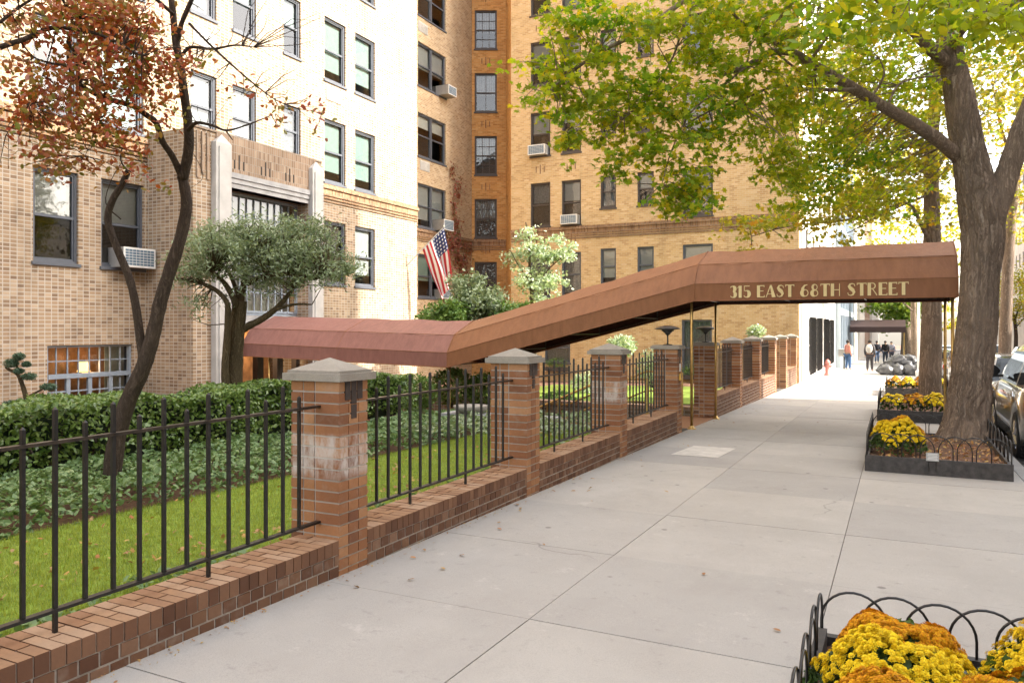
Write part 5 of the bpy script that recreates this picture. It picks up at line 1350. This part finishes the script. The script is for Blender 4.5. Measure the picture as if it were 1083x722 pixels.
px_shrub(657, 366, 17, 12, 25, 'pale-flowered bush seen above the streaked pier', 'leaf_dog', 900, .11, group='white-flowering bushes', shell=.1)
px_shrub(800, 351, 10, 8, 30, 'pale-flowered bush above the far garden piers', 'leaf_dog', 500, .12, group='white-flowering bushes', shell=.1)
px_shrub(690, 388, 18, 20, 23, 'white-flowering bush behind the railing left of the gate', 'leaf_dog', 900, .09, group='white-flowering bushes', shell=.1)
px_shrub(408, 418, 16, 17, 15.2, 'round clipped boxwood ball behind the railing right of the stained pier', 'leaf_box', 3000, .05)
px_shrub(440, 416, 22, 20, 16.0, 'larger clipped bush behind the middle of the second railing', 'leaf_box', 3400, .055)
px_shrub(478, 408, 22, 20, 17.5, 'loose bush beside the canopy post at the bend', 'leaf_hedge', 2600, .07)
px_shrub(512, 412, 20, 18, 17.5, 'glossy bush just left of the pier under the canopy bend', 'leaf_hedge', 2600, .07)
px_shrub(590, 425, 20, 12, 20, 'low leafy bush in front of the distant lawn', 'leaf_box', 1600, .07)
px_shrub(625, 405, 22, 12, 26, 'pale bush beyond the distant lawn', 'leaf_dog', 1000, .09, group='white-flowering bushes')
px_shrub(-2, 500, 12, 18, 9, 'bluish bush at the far left of the garden', 'leaf_olive', 1500, .05)
# ivy on the recessed wall
iv = empty('wall_ivy', rec.p(ra(480), 5, .05), 'reddish ivy creeping up the recessed courtyard wall', 'vine')
P = []
for (u, v, n, ru, rv) in ((478,258,150,6,12),(481,240,90,5,10),(479,215,60,4,14),(484,200,50,4,10),(477,180,30,3,8),(486,275,130,8,7),(492,262,90,8,5),(489,290,60,5,10)):
    for _ in range(n): a_ = ra(u+random.gauss(0, ru*.6)); P.append(tuple(rec.p(a_, rec.zof(u, v+random.gauss(0, rv*.7)), .03+random.random()*.12)))
leaves('foliage', np.array(P), .17, M['leaf_vine'], iv, 'oval', tilt=.4, normals=np.array([1, 0, .3]))

# ------------------------------------------------------------ hedge, ground cover, grass, litter
HX0, HX1 = -9.35, -8.35
hd = empty('hedge', (-8.85, 5, 0), 'long glossy green clipped hedge in front of the building', 'hedge')
def box_pts(n, x0, x1, y0, y1, z0, z1, zslope=True):
    A = [(x1-x0)*(y1-y0), (y1-y0)*(z1-z0), (x1-x0)*(z1-z0)*.5]; tot_ = sum(A); P = []
    nt_ = int(n*A[0]/tot_); P.append(np.stack([x0+(x1-x0)*RNG.random(nt_), y0+(y1-y0)*RNG.random(nt_), z1-np.abs(RNG.normal(size=nt_))*.05], 1))
    nf = int(n*A[1]/tot_); P.append(np.stack([x1-np.abs(RNG.normal(size=nf))*.07, y0+(y1-y0)*RNG.random(nf), z0+(z1-z0)*RNG.random(nf)**.85], 1))
    ne = n-nt_-nf; s = RNG.random(ne) > .5; P.append(np.stack([x0+(x1-x0)*RNG.random(ne), np.where(s, y1, y0), z0+(z1-z0)*RNG.random(ne)], 1))
    P = np.concatenate(P); P[:, 2] += .045*np.sin(P[:, 1]*2.3)+.035*np.sin(P[:, 1]*5.1+P[:, 0]*3); P[:, 0] += .06*np.sin(P[:, 1]*3.1+P[:, 2]*4); P[:, 2] += -.016*P[:, 1]*.4
    return P
P = box_pts(21000, HX0, HX1, .5, 12.6, .12, .83)
leaves('foliage', P, .055+.03*RNG.random(len(P)), M['leaf_hedge'], hd, 'oval', tilt=.9, normals=np.array([.5, -.2, .7]))
b = MB()
for i in range(60):
    y = .6+i*.2; b.tube([(-8.75,y,-.2),(-8.6+random.uniform(-.15,.25),y+random.uniform(-.15,.15),.3),(-8.7+random.uniform(-.3,.3),y+random.uniform(-.3,.3),.66)], [.02,.014,.006], 5)
b.build('stems', M['bark_dark'], hd)
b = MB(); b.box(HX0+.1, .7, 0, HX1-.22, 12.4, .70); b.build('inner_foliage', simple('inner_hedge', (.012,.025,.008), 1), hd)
def cover(name, n, x0, x1, y0, y1, h, mat, sz, label, cat):
    yy = y0+(y1-y0)*RNG.random(n); xx = x0+(x1-x0)*RNG.random(n)
    zz = gz(yy)+.04+h*(.5+.5*RNG.random(n)**.4)+.03*np.sin(xx*5+yy*3)+.025*np.sin(yy*8)
    edge = (x1-xx)/.18; zz -= h*.6*np.clip(1-edge, 0, 1)
    o = leaves(name, np.stack([xx, yy, zz], 1), sz*(.7+.6*RNG.random(n)), M[mat], None, 'oval', tilt=.55, loc=((x0+x1)/2, (y0+y1)/2, 0)); return tag(o, label, cat, None, 'stuff')
cover('ground_cover', 26000, -8.3, -6.3, .3, 13.4, .20, 'leaf_cover', .07, 'low leafy ground cover between hedge and lawn', 'ground cover')
cover('ground_cover', 2600, -6.9, -4.2, 9.8, 13.4, .28, 'leaf_olive', .08, 'greyish ground cover around the stone bench', 'ground cover')
cover('wall_foot_cover', 2600, -4.35, -3.86, .8, 13.3, .05, 'leaf_cover', .06, 'sparse pale leafy cover along the foot of the wall', 'ground cover')
# grass blades
n = 90000
yy = 1.2+(RNG.random(n)**1.6)*11.5; xx = -6.35+RNG.random(n)*2.45; h = .022+.028*RNG.random(n)
zz = gz(yy)+.04; dx = RNG.normal(size=(n,2))*.012; wv = RNG.random(n)*math.pi; w_ = .0022+.001*RNG.random(n)
V = np.zeros((n,3,3)); V[:,0] = np.stack([xx-np.cos(wv)*w_, yy-np.sin(wv)*w_, zz],1); V[:,1] = np.stack([xx+np.cos(wv)*w_, yy+np.sin(wv)*w_, zz],1); V[:,2] = np.stack([xx+dx[:,0], yy+dx[:,1], zz+h],1)
me = bpy.data.meshes.new('grass'); me.vertices.add(3*n); me.vertices.foreach_set('co', V.ravel()); me.loops.add(3*n); me.loops.foreach_set('vertex_index', np.arange(3*n, dtype=np.int32)); me.polygons.add(n); me.polygons.foreach_set('loop_start', np.arange(0,3*n,3,dtype=np.int32)); me.update(calc_edges=True)
o = link_mesh('grass', me, M['grass'], None, loc=(-5, 5, 0)); tag(o, 'bright green mown grass behind the railing', 'grass', None, 'stuff')
n = 1300; yy = 1+RNG.random(n)*11; xx = -6.3+RNG.random(n)**.6*2.4; kp = (np.sin(xx*3.1+yy*1.7)+np.sin(yy*2.3-xx)) > -.5; xx, yy = xx[kp], yy[kp]; n = len(xx)
o = leaves('fallen_leaves', np.stack([xx, yy, gz(yy)+.07], 1), .03+.035*RNG.random(n), M['litter'], None, 'maple', tilt=.45, loc=(-5,5,0)); tag(o, 'dry fallen leaves scattered on the lawn', 'leaves', None, 'stuff')
n = 90; yy = 4+RNG.random(n)**1.3*30; side_ = RNG.random(n); xx = np.where(side_ < .55, -3.4+np.abs(RNG.normal(size=n))*.4, -3.4+RNG.random(n)*4.6)
o = leaves('fallen_leaves', np.stack([xx, yy, gz(yy)+.012], 1), .035+.03*RNG.random(n), M['litter'], None, 'oval', tilt=.15, loc=(-2,8,0)); tag(o, 'few dry leaves lying on the sidewalk', 'leaves', None, 'stuff')
n = 420; xx = -.25+RNG.random(n)*1.5; yy = 10.95+RNG.random(n)*3
o = leaves('fallen_leaves', np.stack([xx, yy, gz(yy)+.19], 1), .04+.03*RNG.random(n), M['litter'], None, 'oval', tilt=.5, loc=(.5,12,0)); tag(o, 'brown and yellow leaf litter on the soil of the big tree bed', 'leaves', None, 'stuff')
# stone bench and planter
sb = empty('stone_bench', (-6.2, 12.3, -.2), 'grey stone slab bench on brick supports behind the second railing', 'bench')
b = MB(); b.box(-7.5, 12.1, .02, -5.3, 12.6, .09); b.build('slab', M['lintel'], sb)
for x in (-7.2, -5.8): b = MB(); b.box(x, 12.2, -.35, x+.3, 12.5, .018); b.build('support', M['wall_brick'], sb)
sb2 = empty('stone_basin', (-7.0, 12.35, .09), 'weathered shallow stone basin resting on the slab bench', 'basin')
b = MB(); b.lathe((-7.0, 12.35, .09), [(.001,.0),(.18,.0),(.30,.07),(.33,.14),(.29,.14),(.22,.08),(.001,.06)], 20); b.build('bowl', M['cap'], sb2, smooth=True)

# ------------------------------------------------------------ rubbish bags, standpipe, utility box
M['bag'] = simple('grey_plastic_bag', (.10,.10,.105), .28, var=.3, nscale=6, bstr=.5)
bagpos = [(-.45,42.8,.34,'frontmost grey rubbish bag at the sidewalk end of the pile'), (.05,43.0,.36,'rubbish bag beside the frontmost one'), (.6,43.1,.34,'rubbish bag beside the farthest flower bed'), (-.2,43.6,.42,'big rubbish bag in the second row of the pile', .1), (.4,43.7,.40,'rubbish bag at the curb side of the second row', .12),
          (.9,43.6,.36,'rubbish bag nearest the curb'), (.1,43.5,.34,'top rubbish bag on the heap', .5), (-.5,43.9,.36,'rubbish bag behind the big one at the sidewalk side'), (.55,44.1,.38,'high rubbish bag at the rear of the heap', .42), (-.1,50,.5,'rubbish bag behind the thin tree trunk'), (.7,50.2,.5,'last rubbish bag beyond the thin tree')]
for q in bagpos:
    x, y, r, lb = q[:4]; up = q[4] if len(q) > 4 else 0; b = MB(); nn, mm = 18, 12; rings = []
    for i in range(mm+1):
        f_ = i/mm; rr = r*(math.sin(math.pi*min(.99, f_*.80+.17))**.6)*(1 if f_ < .9 else .35); zz_ = gz(y)+up+r*1.7*f_; ring = []
        for j in range(nn):
            g = 2*math.pi*j/nn; k_ = 1+.5*nz.noise(Vector((math.cos(g)*3+x*3, math.sin(g)*3+y, f_*4))); ring.append(Vector((x+rr*k_*math.cos(g), y+rr*k_*math.sin(g), zz_)))
        rings.append(ring)
    b.loft(rings, cap=True); o = b.build('rubbish_bag', M['bag'], smooth=True); tag(o, lb, 'rubbish bag', 'pile of rubbish bags')
hyd = empty('standpipe', (-3.0, 40.5, gz(40.5)), 'faded pink standpipe hydrant against the pale building', 'hydrant'); hc = (-3.0, 40.5, gz(40.5))
b = MB(); b.lathe(hc, [(.17,0),(.17,.06),(.10,.08),(.10,.55),(.14,.58),(.14,.63),(.11,.70),(.04,.78),(.001,.79)], 14); b.build('barrel', simple('pink_paint', (.62,.22,.18), .5), hyd, smooth=True)
b = MB(); b.tube([(-3.2,40.5,hc[2]+.45),(-2.8,40.5,hc[2]+.45)], .06, 10); b.build('nozzle', simple('pink_paint_cap', (.55,.20,.17), .5), hyd)
ub = empty('utility_box', (-2.85, 50.2, gz(50)+.9), 'beige box on a post beside the man in the pink shirt', 'box')
b = MB(); b.box(-3.1, 50, gz(50)+.75, -2.5, 50.5, gz(50)+1.2); b.build('body', M['stone'], ub); b = MB(); b.tube([(-2.8,50.25,gz(50)),(-2.8,50.25,gz(50)+.75)], .05, 8); b.build('post', M['iron'], ub)

P = [onX(735, 476, 0)] 
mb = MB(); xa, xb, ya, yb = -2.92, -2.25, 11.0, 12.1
mb.quad((xa,ya,gz(ya)+.004),(xb,ya,gz(ya)+.004),(xb+.05,yb,gz(yb)+.004),(xa+.08,yb,gz(yb)+.004)); o = mb.build('painted_sun_patch', simple('sun_patch_colour', (.58,.55,.50), .9, var=.15, nscale=6)); o['kind'] = 'structure'  # thin pale sheet that paints a patch of sunlight onto the sidewalk

pp = at(971.5, 392, 37); sp_r = empty('sign_pole', (pp.x, pp.y, gz(pp.y)), 'pale metal pole rising between the two thin trunks', 'pole')
b = MB(); b.tube([(pp.x,pp.y,gz(pp.y)),(pp.x,pp.y,6.5)], .06, 10); b.lathe((pp.x,pp.y,gz(pp.y)), [(.14,0),(.14,.25),(.07,.32)], 10); b.build('pole', M['white_metal'], sp_r)

n = 700; yy = 1.5+RNG.random(n)**1.4*20; xx = -3.455+np.abs(RNG.normal(size=n))*.06
o = leaves('wall_foot_litter', np.stack([xx, yy, gz(yy)+.006], 1), .008+.018*RNG.random(n)**2, M['litter'], None, 'oval', tilt=.3, loc=(-3.4,8,0)); tag(o, 'fine dry leaf crumbs gathered along the foot of the brick wall', 'leaves', None, 'stuff')
# ------------------------------------------------------------ cars
def car_paint(name, c, metal=.4): 
    t = NT(name); t.bsdf(c, .28, metal, coat=1.0, spec=.5); return t.mat
M['tyre'] = simple('tyre_rubber', (.018,.018,.018), .8); M['rim'] = simple('alloy', (.45,.45,.46), .25, .9)
M['carglass'] = NT('car_glass').mat; tt = M['carglass'].node_tree; pb = tt.nodes.new('ShaderNodeBsdfPrincipled'); pb.inputs['Base Color'].default_value = (.03,.04,.045,1); pb.inputs['Roughness'].default_value = .04; pb.inputs['Coat Weight'].default_value = .5
tt.links.new(pb.outputs[0], [n for n in tt.nodes if n.type == 'OUTPUT_MATERIAL'][0].inputs[0])
M['tail'] = simple('red_lens', (.55,.01,.01), .2, var=.05); M['headl'] = simple('clear_lens', (.7,.7,.7), .1, var=.05); M['trim'] = simple('black_trim', (.02,.02,.02), .5); M['chrome'] = simple('chrome', (.7,.7,.7), .12, 1)
M['plate'] = simple('licence_plate_yellow', (.75,.50,.06), .4, var=.03)
def car(x, y, label, paint, L_=4.7, W=1.86, H=1.46, suv=False, rot=0, dz=-.13, group='cars parked along the curb'):
    """front towards +Y; (x,y) = centre"""
    g = gz(y)+dz; root = empty('parked_car', (x, y, g), label, 'car', group); hw = W/2
    yr, yf = -L_/2, L_/2; wr = .37 if suv else .33; ya, yb = yr+.95, yf-.92; zs0 = H*.62 if not suv else H*.63
    gc = .24 if suv else .2
    def T(p): return (x+p[0], y+p[1], g+p[2])
    b = MB(); N = 64; rings = []; info = []
    for i in range(N+1):
        yy = yr+L_*i/N; f_ = (yy-yr)/L_; e0 = min(1, (yy-yr)/.5+.02); e1 = min(1, (yf-yy)/.7+.02)
        w_ = hw*(1-.16*(1-e0)**2-.22*(1-e1)**2)
        zs = zs0*(1-.10*(1-e0)**2) ; 
        if f_ > .68: zs = zs0-(f_-.68)/.32*(.16 if suv else .2)*zs0-.22*(1-e1)**2
        zb = gc+.12*(1-e0)+.08*(1-e1)
        for yc in (ya, yb):
            d = abs(yy-yc); R_ = wr+.06
            if d < R_: zb = max(zb, wr+math.sqrt(R_*R_-d*d)*.98)
        m_ = zs-zb
        half = [(0, zb+.0),(w_*.72, zb), (w_*.97, zb+.01), (w_*1.0, zb+m_*.35), (w_*.995, zb+m_*.62), (w_*.965, zs-.05), (w_*.90, zs), (w_*.55, zs+.03), (0, zs+.045)]
        ring = half+[(-a, c) for a, c in reversed(half[1:-1])]
        rings.append([T((a, yy, c)) for a, c in ring])
    b.loft(rings, cap=True); b.build('body', M[paint], root, smooth=True)
    # cabin
    b = MB(); c0, c1 = (yr+.12, yf-1.15) if suv else (yr+.75, yf-1.35); n = 26; rr = (.10, .72) if suv else (.22, .66); rings = []
    def zr(t_):
        if t_ < rr[0]: return zs0+(H-zs0)*math.sin(t_/rr[0]*math.pi/2)
        if t_ > rr[1]: return zs0+(H-zs0)*(1-((t_-rr[1])/(1-rr[1]))**1.25)
        return H-.02*abs((t_-rr[0])/(rr[1]-rr[0])-.5)
    prm = []
    for i in range(n+1):
        t_ = i/n; yy = c0+(c1-c0)*t_; z = zr(t_); k = (z-zs0)/(H-zs0)
        half = [(hw*.92, zs0-.02), (hw*(.92-.16*k), zs0+(z-zs0)*.80), (hw*(.86-.20*k), zs0+(z-zs0)*.95), (hw*(.70-.12*k), z), (0, z+.015*k)]
        rings.append([T((a, yy, c)) for a, c in half]+[T((-a, yy, c)) for a, c in reversed(half[:-1])]); prm.append(t_)
    K = len(rings[0]); base = len(b.v)
    for r in rings: b.v.extend(r)
    for i in range(n):
        tm = (prm[i]+prm[i+1])/2
        for j in range(K-1):
            sidew = j in (0, K-2)
            if sidew: glass = not (abs(tm-(.40 if not suv else .36)) < .022 or abs(tm-.66) < .012 or tm < .06 or (suv and abs(tm-.14) < .03) or (not suv and tm < .12) or tm > .95)
            elif j in (1, K-3): glass = False
            else: glass = (tm < rr[0]-.01 or tm > rr[1]+.02)
            b.f.append((base+i*K+j, base+i*K+j+1, base+(i+1)*K+j+1, base+(i+1)*K+j)); b.m.append(1 if glass else 0)
    b.build('cabin', [M[paint], M['carglass']], root, smooth=False)
    for yc in (ya, yb):
        for s_ in (-1, 1):
            xo = x+s_*(hw-.12); wl = MB(); R_ = wr; prof = [(R_*.62,-.11),(R_*.93,-.115),(R_,-.08),(R_,.08),(R_*.93,.115),(R_*.62,.11)]
            def wh(pr, nn=28, m=0, mbx=None):
                mbx = mbx or wl; bb = len(mbx.v)
                for r, o_ in pr:
                    for j in range(nn): a = 2*math.pi*j/nn; mbx.v.append((xo+o_, y+yc+r*math.cos(a), g+wr+r*math.sin(a)))
                for i in range(len(pr)-1):
                    for j in range(nn): mbx.f.append((bb+i*nn+j, bb+i*nn+(j+1) % nn, bb+(i+1)*nn+(j+1) % nn, bb+(i+1)*nn+j)); mbx.m.append(m)
            wh(prof); 
            for k in range(36):
                a = 2*math.pi*k/36; cy, cz = y+yc+R_*1.0*math.cos(a), g+wr+R_*1.0*math.sin(a)
                wl.box(xo-.075, cy-.008, cz-.012, xo-.01, cy+.008, cz+.012); wl.box(xo+.01, cy-.012, cz-.008, xo+.075, cy+.012, cz+.008)
            wo_ = wl.build('wheel', M['tyre'], root, smooth=False)
            rm = MB(); wh([(R_*.62,s_*.10),(R_*.58,s_*.06),(.02,s_*.07)], mbx=rm)
            for k in range(5):
                a = 2*math.pi*k/5; p0 = Vector((xo+s_*.09, y+yc, g+wr)); p1 = p0+Vector((0, R_*.6*math.cos(a), R_*.6*math.sin(a))); rm.tube([p0, p1], [.05, .03], 6)
            rm.build('rim', M['rim'], wo_)
    for s_ in (-1, 1):
        b = MB(); xo = s_*(hw*.84); b.box(x+xo-.12, y+yr-.0, g+zs0-.22 if not suv else g+zs0-.30, x+xo+.10, y+yr+.22, g+zs0-.06); b.build('taillight', M['tail'], root)
        b = MB(); b.box(x+xo*.9-.17, y+yf-.34, g+zs0-.32, x+xo*.9+.12, y+yf-.10, g+zs0-.20); b.build('headlight', M['headl'], root)
        ym = y+c1-(.75 if suv else .48); b = MB(); xm = x+s_*(hw+.12); pr = []
        for i in range(7):
            a = i/6; q = math.sin(math.pi*(a*.9+.05)); pr.append([Vector((xm+s_*(a-.5)*.27, ym+dy*.08*q, g+zs0+.15+dz2*.12*q)) for dy, dz2 in ((-1,-1),(1,-.7),(1,.7),(-1,1))])
        b.loft(pr, cap=True); b.box(x+s_*(hw-.06), ym-.03, g+zs0+.04, x+s_*(hw+.06), ym+.03, g+zs0+.09); b.build('mirror', M[paint] if not suv else M['trim'], root)
        for yh in (c0+(c1-c0)*.30, c0+(c1-c0)*.56): b = MB(); b.box(x+s_*(hw*.985), y+yh-.10, g+zs0-.16, x+s_*(hw*1.02), y+yh+.08, g+zs0-.13); b.build('handle', M['chrome'], root)
    b = MB(); b.box(x-hw*.82, y+yr-.06, g+gc+.08, x+hw*.82, y+yr+.10, g+gc+.30); b.box(x-hw*.78, y+yf-.12, g+gc+.04, x+hw*.78, y+yf+.04, g+gc+.22); b.build('bumper', M['trim'], root)
    b = MB(); b.box(x-.16, y+yr-.066, g+gc+.32, x+.16, y+yr-.05, g+gc+.46); b.build('licence_plate', M['plate'], root)
    if suv:
        b = MB(); p = T((-hw*1.0, ya+.15, zs0-.16)); 
        for j in range(2): b.tube([Vector(p)+Vector((-.004+.004*j,0,0)), Vector(p)+Vector((-.012+.004*j,0,0))], .075-.03*j, 18)
        b.build('fuel_cap', M['chrome'], root)
    return root
M['p_dark'] = car_paint('bronze_grey_paint', (.27,.27,.265), .9); M['p_white'] = car_paint('white_paint', (.72,.72,.72), 0); M['p_silver'] = car_paint('silver_paint', (.42,.42,.43), .7); M['p_black'] = car_paint('black_paint', (.02,.02,.022), .2); M['p_blue'] = car_paint('blue_grey_paint', (.12,.15,.2), .5)
car(2.63, 15.75, 'metallic grey sport utility car parked at the right edge of the view', 'p_dark', 4.8, 1.96, 1.78, True)
car(2.75, 22.3, 'white car with red taillights parked just ahead of the grey one', 'p_white', 4.7, 1.9, 1.50)
car(2.7, 28.4, 'silver car third in the parked line', 'p_silver', 4.5, 1.84, 1.46)
car(2.7, 34.2, 'white tall car fourth in the parked line', 'p_white', 4.7, 1.9, 1.75, True)
car(2.7, 40.3, 'black car fifth in the parked line', 'p_black', 4.6, 1.85, 1.46)
car(2.7, 46.4, 'blue-grey car sixth in the parked line, beyond the rubbish bags', 'p_blue', 4.6, 1.85, 1.46)
car(2.7, 55, 'white car farthest along the near curb', 'p_white', 4.6, 1.85, 1.6, True)
car(10.0, 58, 'white car parked across the street', 'p_white', 4.6, 1.85, 1.46, group='cars parked across the street')
car(10.0, 70, 'dark car parked across the street beyond the white one', 'p_black', 4.6, 1.85, 1.6, True, group='cars parked across the street')
car(10.0, 80, 'silver car parked farthest across the street', 'p_silver', 4.6, 1.85, 1.46, group='cars parked across the street')

# ------------------------------------------------------------ people
def skin_obj(name, joints, bones, mat, parent, sub=1):
    """joints: {key: (pos, radius)}"""
    keys = list(joints); me = bpy.data.meshes.new(name); me.from_pydata([tuple(joints[k][0]) for k in keys], [(keys.index(a), keys.index(b)) for a, b in bones], [])
    o = bpy.data.objects.new(name, me); COL.objects.link(o)
    off = OFF[parent.name]; o.parent = parent; OFF[o.name] = off.copy(); me.transform(Matrix.Translation(-off))
    md = o.modifiers.new('skin', 'SKIN'); sl = me.skin_vertices[0] if me.skin_vertices else None
    if sl is None:
        bpy.context.view_layer.update(); sl = me.skin_vertices[0] if me.skin_vertices else None
    for i, k in enumerate(keys):
        r = joints[k][1]; r = r if isinstance(r, tuple) else (r, r); sl.data[i].radius = r; sl.data[i].use_root = (i == 0)
    s2 = o.modifiers.new('sub', 'SUBSURF'); s2.levels = sub; s2.render_levels = sub
    md.use_smooth_shade = True; me.materials.append(mat); return o
M['skin'] = simple('skin', (.45,.27,.19), .6, var=.04); M['hair'] = simple('dark_hair', (.03,.02,.015), .7)
def cloth(c): return simple('cloth_%.2f_%.2f_%.2f' % c, c, .85, var=.1)
def person(x, y, h, face, label, top, legs, stride=.16, coat=False, hold=False):
    g = gz(y); root = empty('person', (x, y, g), label, 'person', 'people walking on the sidewalk'); s_ = h/1.75
    fw_ = Vector((math.sin(face), math.cos(face), 0)); rt = Vector((fw_.y, -fw_.x, 0))
    def P(r, f_, z): return Vector((x, y, g))+rt*r*s_+fw_*f_*s_+Vector((0, 0, z*s_))
    J = {'pel': (P(0,0,.93), .13), 'sp': (P(0,0,1.12), (.145,.11)), 'ch': (P(0,.01,1.32), (.17,.115)), 'nk': (P(0,0,1.48), .055), 'hd': (P(0,.02,1.60), .085), 'tp': (P(0,.02,1.70), .075)}
    B = [('pel','sp'),('sp','ch'),('ch','nk'),('nk','hd'),('hd','tp')]
    for sgn, nm in ((-1, 'l'), (1, 'r')):
        st = stride*sgn
        J['hip'+nm] = (P(.09*sgn,.02*sgn,.86), .10); J['kn'+nm] = (P(.10*sgn,st*.55+.03,.49), .062); J['an'+nm] = (P(.10*sgn,st,.09), .042); J['to'+nm] = (P(.11*sgn,st+.15,.035), .035)
        J['sh'+nm] = (P(.19*sgn,0,1.40), .062); J['el'+nm] = (P(.24*sgn,-st*.3-.02,1.12), .045); J['wr'+nm] = (P(.24*sgn,-st*.6+.08,.88 if not hold else 1.05), .032); J['ha'+nm] = (P(.235*sgn,-st*.7+.11,.79 if not hold else 1.02), .036)
        B += [('pel','hip'+nm),('hip'+nm,'kn'+nm),('kn'+nm,'an'+nm),('an'+nm,'to'+nm),('ch','sh'+nm),('sh'+nm,'el'+nm),('el'+nm,'wr'+nm),('wr'+nm,'ha'+nm)]
    skin_obj('body', J, B, M['skin'], root)
    def grow(keys, k=1.18, extra=.012): return {q: (J[q][0], tuple(a*k+extra for a in J[q][1]) if isinstance(J[q][1], tuple) else J[q][1]*k+extra) for q in keys}
    lk_ = ['pel','hipl','knl','anl','hipr','knr','anr']; skin_obj('trousers', grow(lk_), [b_ for b_ in B if b_[0] in lk_ and b_[1] in lk_], legs, root)
    lk_ = ['pel','sp','ch','shl','ell','wrl','shr','elr','wrr']; G = grow(lk_, 1.22 if not coat else 1.32, .014); G['nk0'] = (P(0,0,1.44), .07); skin_obj('jacket' if coat else 'shirt', G, [b_ for b_ in B if b_[0] in lk_ and b_[1] in lk_]+[('ch','nk0')], top, root)
    hb = MB(); c = P(0, -.005, 1.645); 
    hb.lathe(c, [(.001,.105*s_),(.06*s_,.09*s_),(.092*s_,.045*s_),(.098*s_,0),(.090*s_,-.05*s_),(.06*s_,-.09*s_)], 14); hb.build('hair', M['hair'], root, smooth=True)
    return P
P_ = person(-2.5, 48.6, 1.76, .9, 'man in a pink shirt and blue jeans standing by the building down the sidewalk', cloth((.62,.27,.22)), cloth((.06,.12,.25)), .05)
P_ = person(-1.32, 47.3, 1.78, .1, 'person in dark clothes wearing a light grey backpack, walking away', cloth((.07,.065,.07)), cloth((.05,.045,.05)), .14, coat=True)
br_ = empty('backpack', P_(0,-.22,1.1), 'light grey backpack worn by the person walking away', 'backpack')
rings = []
for i in range(9):
    f_ = i/8; q = math.sin(math.pi*(f_*.86+.07))**.45; rings.append([P_(a*.16*q, -.20-.10*q*(c+.6), 1.02+.46*f_) for a, c in ((-1,-1),(1,-1),(1.05,0),(.8,1),(-.8,1),(-1.05,0))])
b = MB(); b.loft(rings, cap=True); b.build('bag', cloth((.55,.53,.50)), br_, smooth=True); b = MB(); 
b.loft([[P_(a*.11, -.345-.03*c, 1.08+.18*f_) for a, c in ((-1,-1),(1,-1),(.9,1),(-.9,1))] for f_ in (0,.3,.7,1)], cap=True); b.build('pocket', cloth((.45,.43,.41)), br_)
person(-1.35, 66.5, 1.75, 3.0, 'person in a dark jacket and blue jeans, left of the two farther walkers', cloth((.02,.022,.035)), cloth((.10,.15,.25)), .13, coat=True)
person(-.75, 66.0, 1.75, 3.2, 'person in a black coat, right of the two farther walkers', cloth((.015,.015,.018)), cloth((.05,.06,.09)), .15, coat=True)
person(-.35, 70, 1.7, 3.1, 'person in grey just behind the person in the black coat', cloth((.2,.2,.24)), cloth((.05,.05,.07)), .12, coat=True)
person(-2.1, 74, 1.72, .2, 'distant pedestrian in pale clothing near the awning', cloth((.5,.48,.45)), cloth((.2,.19,.18)), .12)
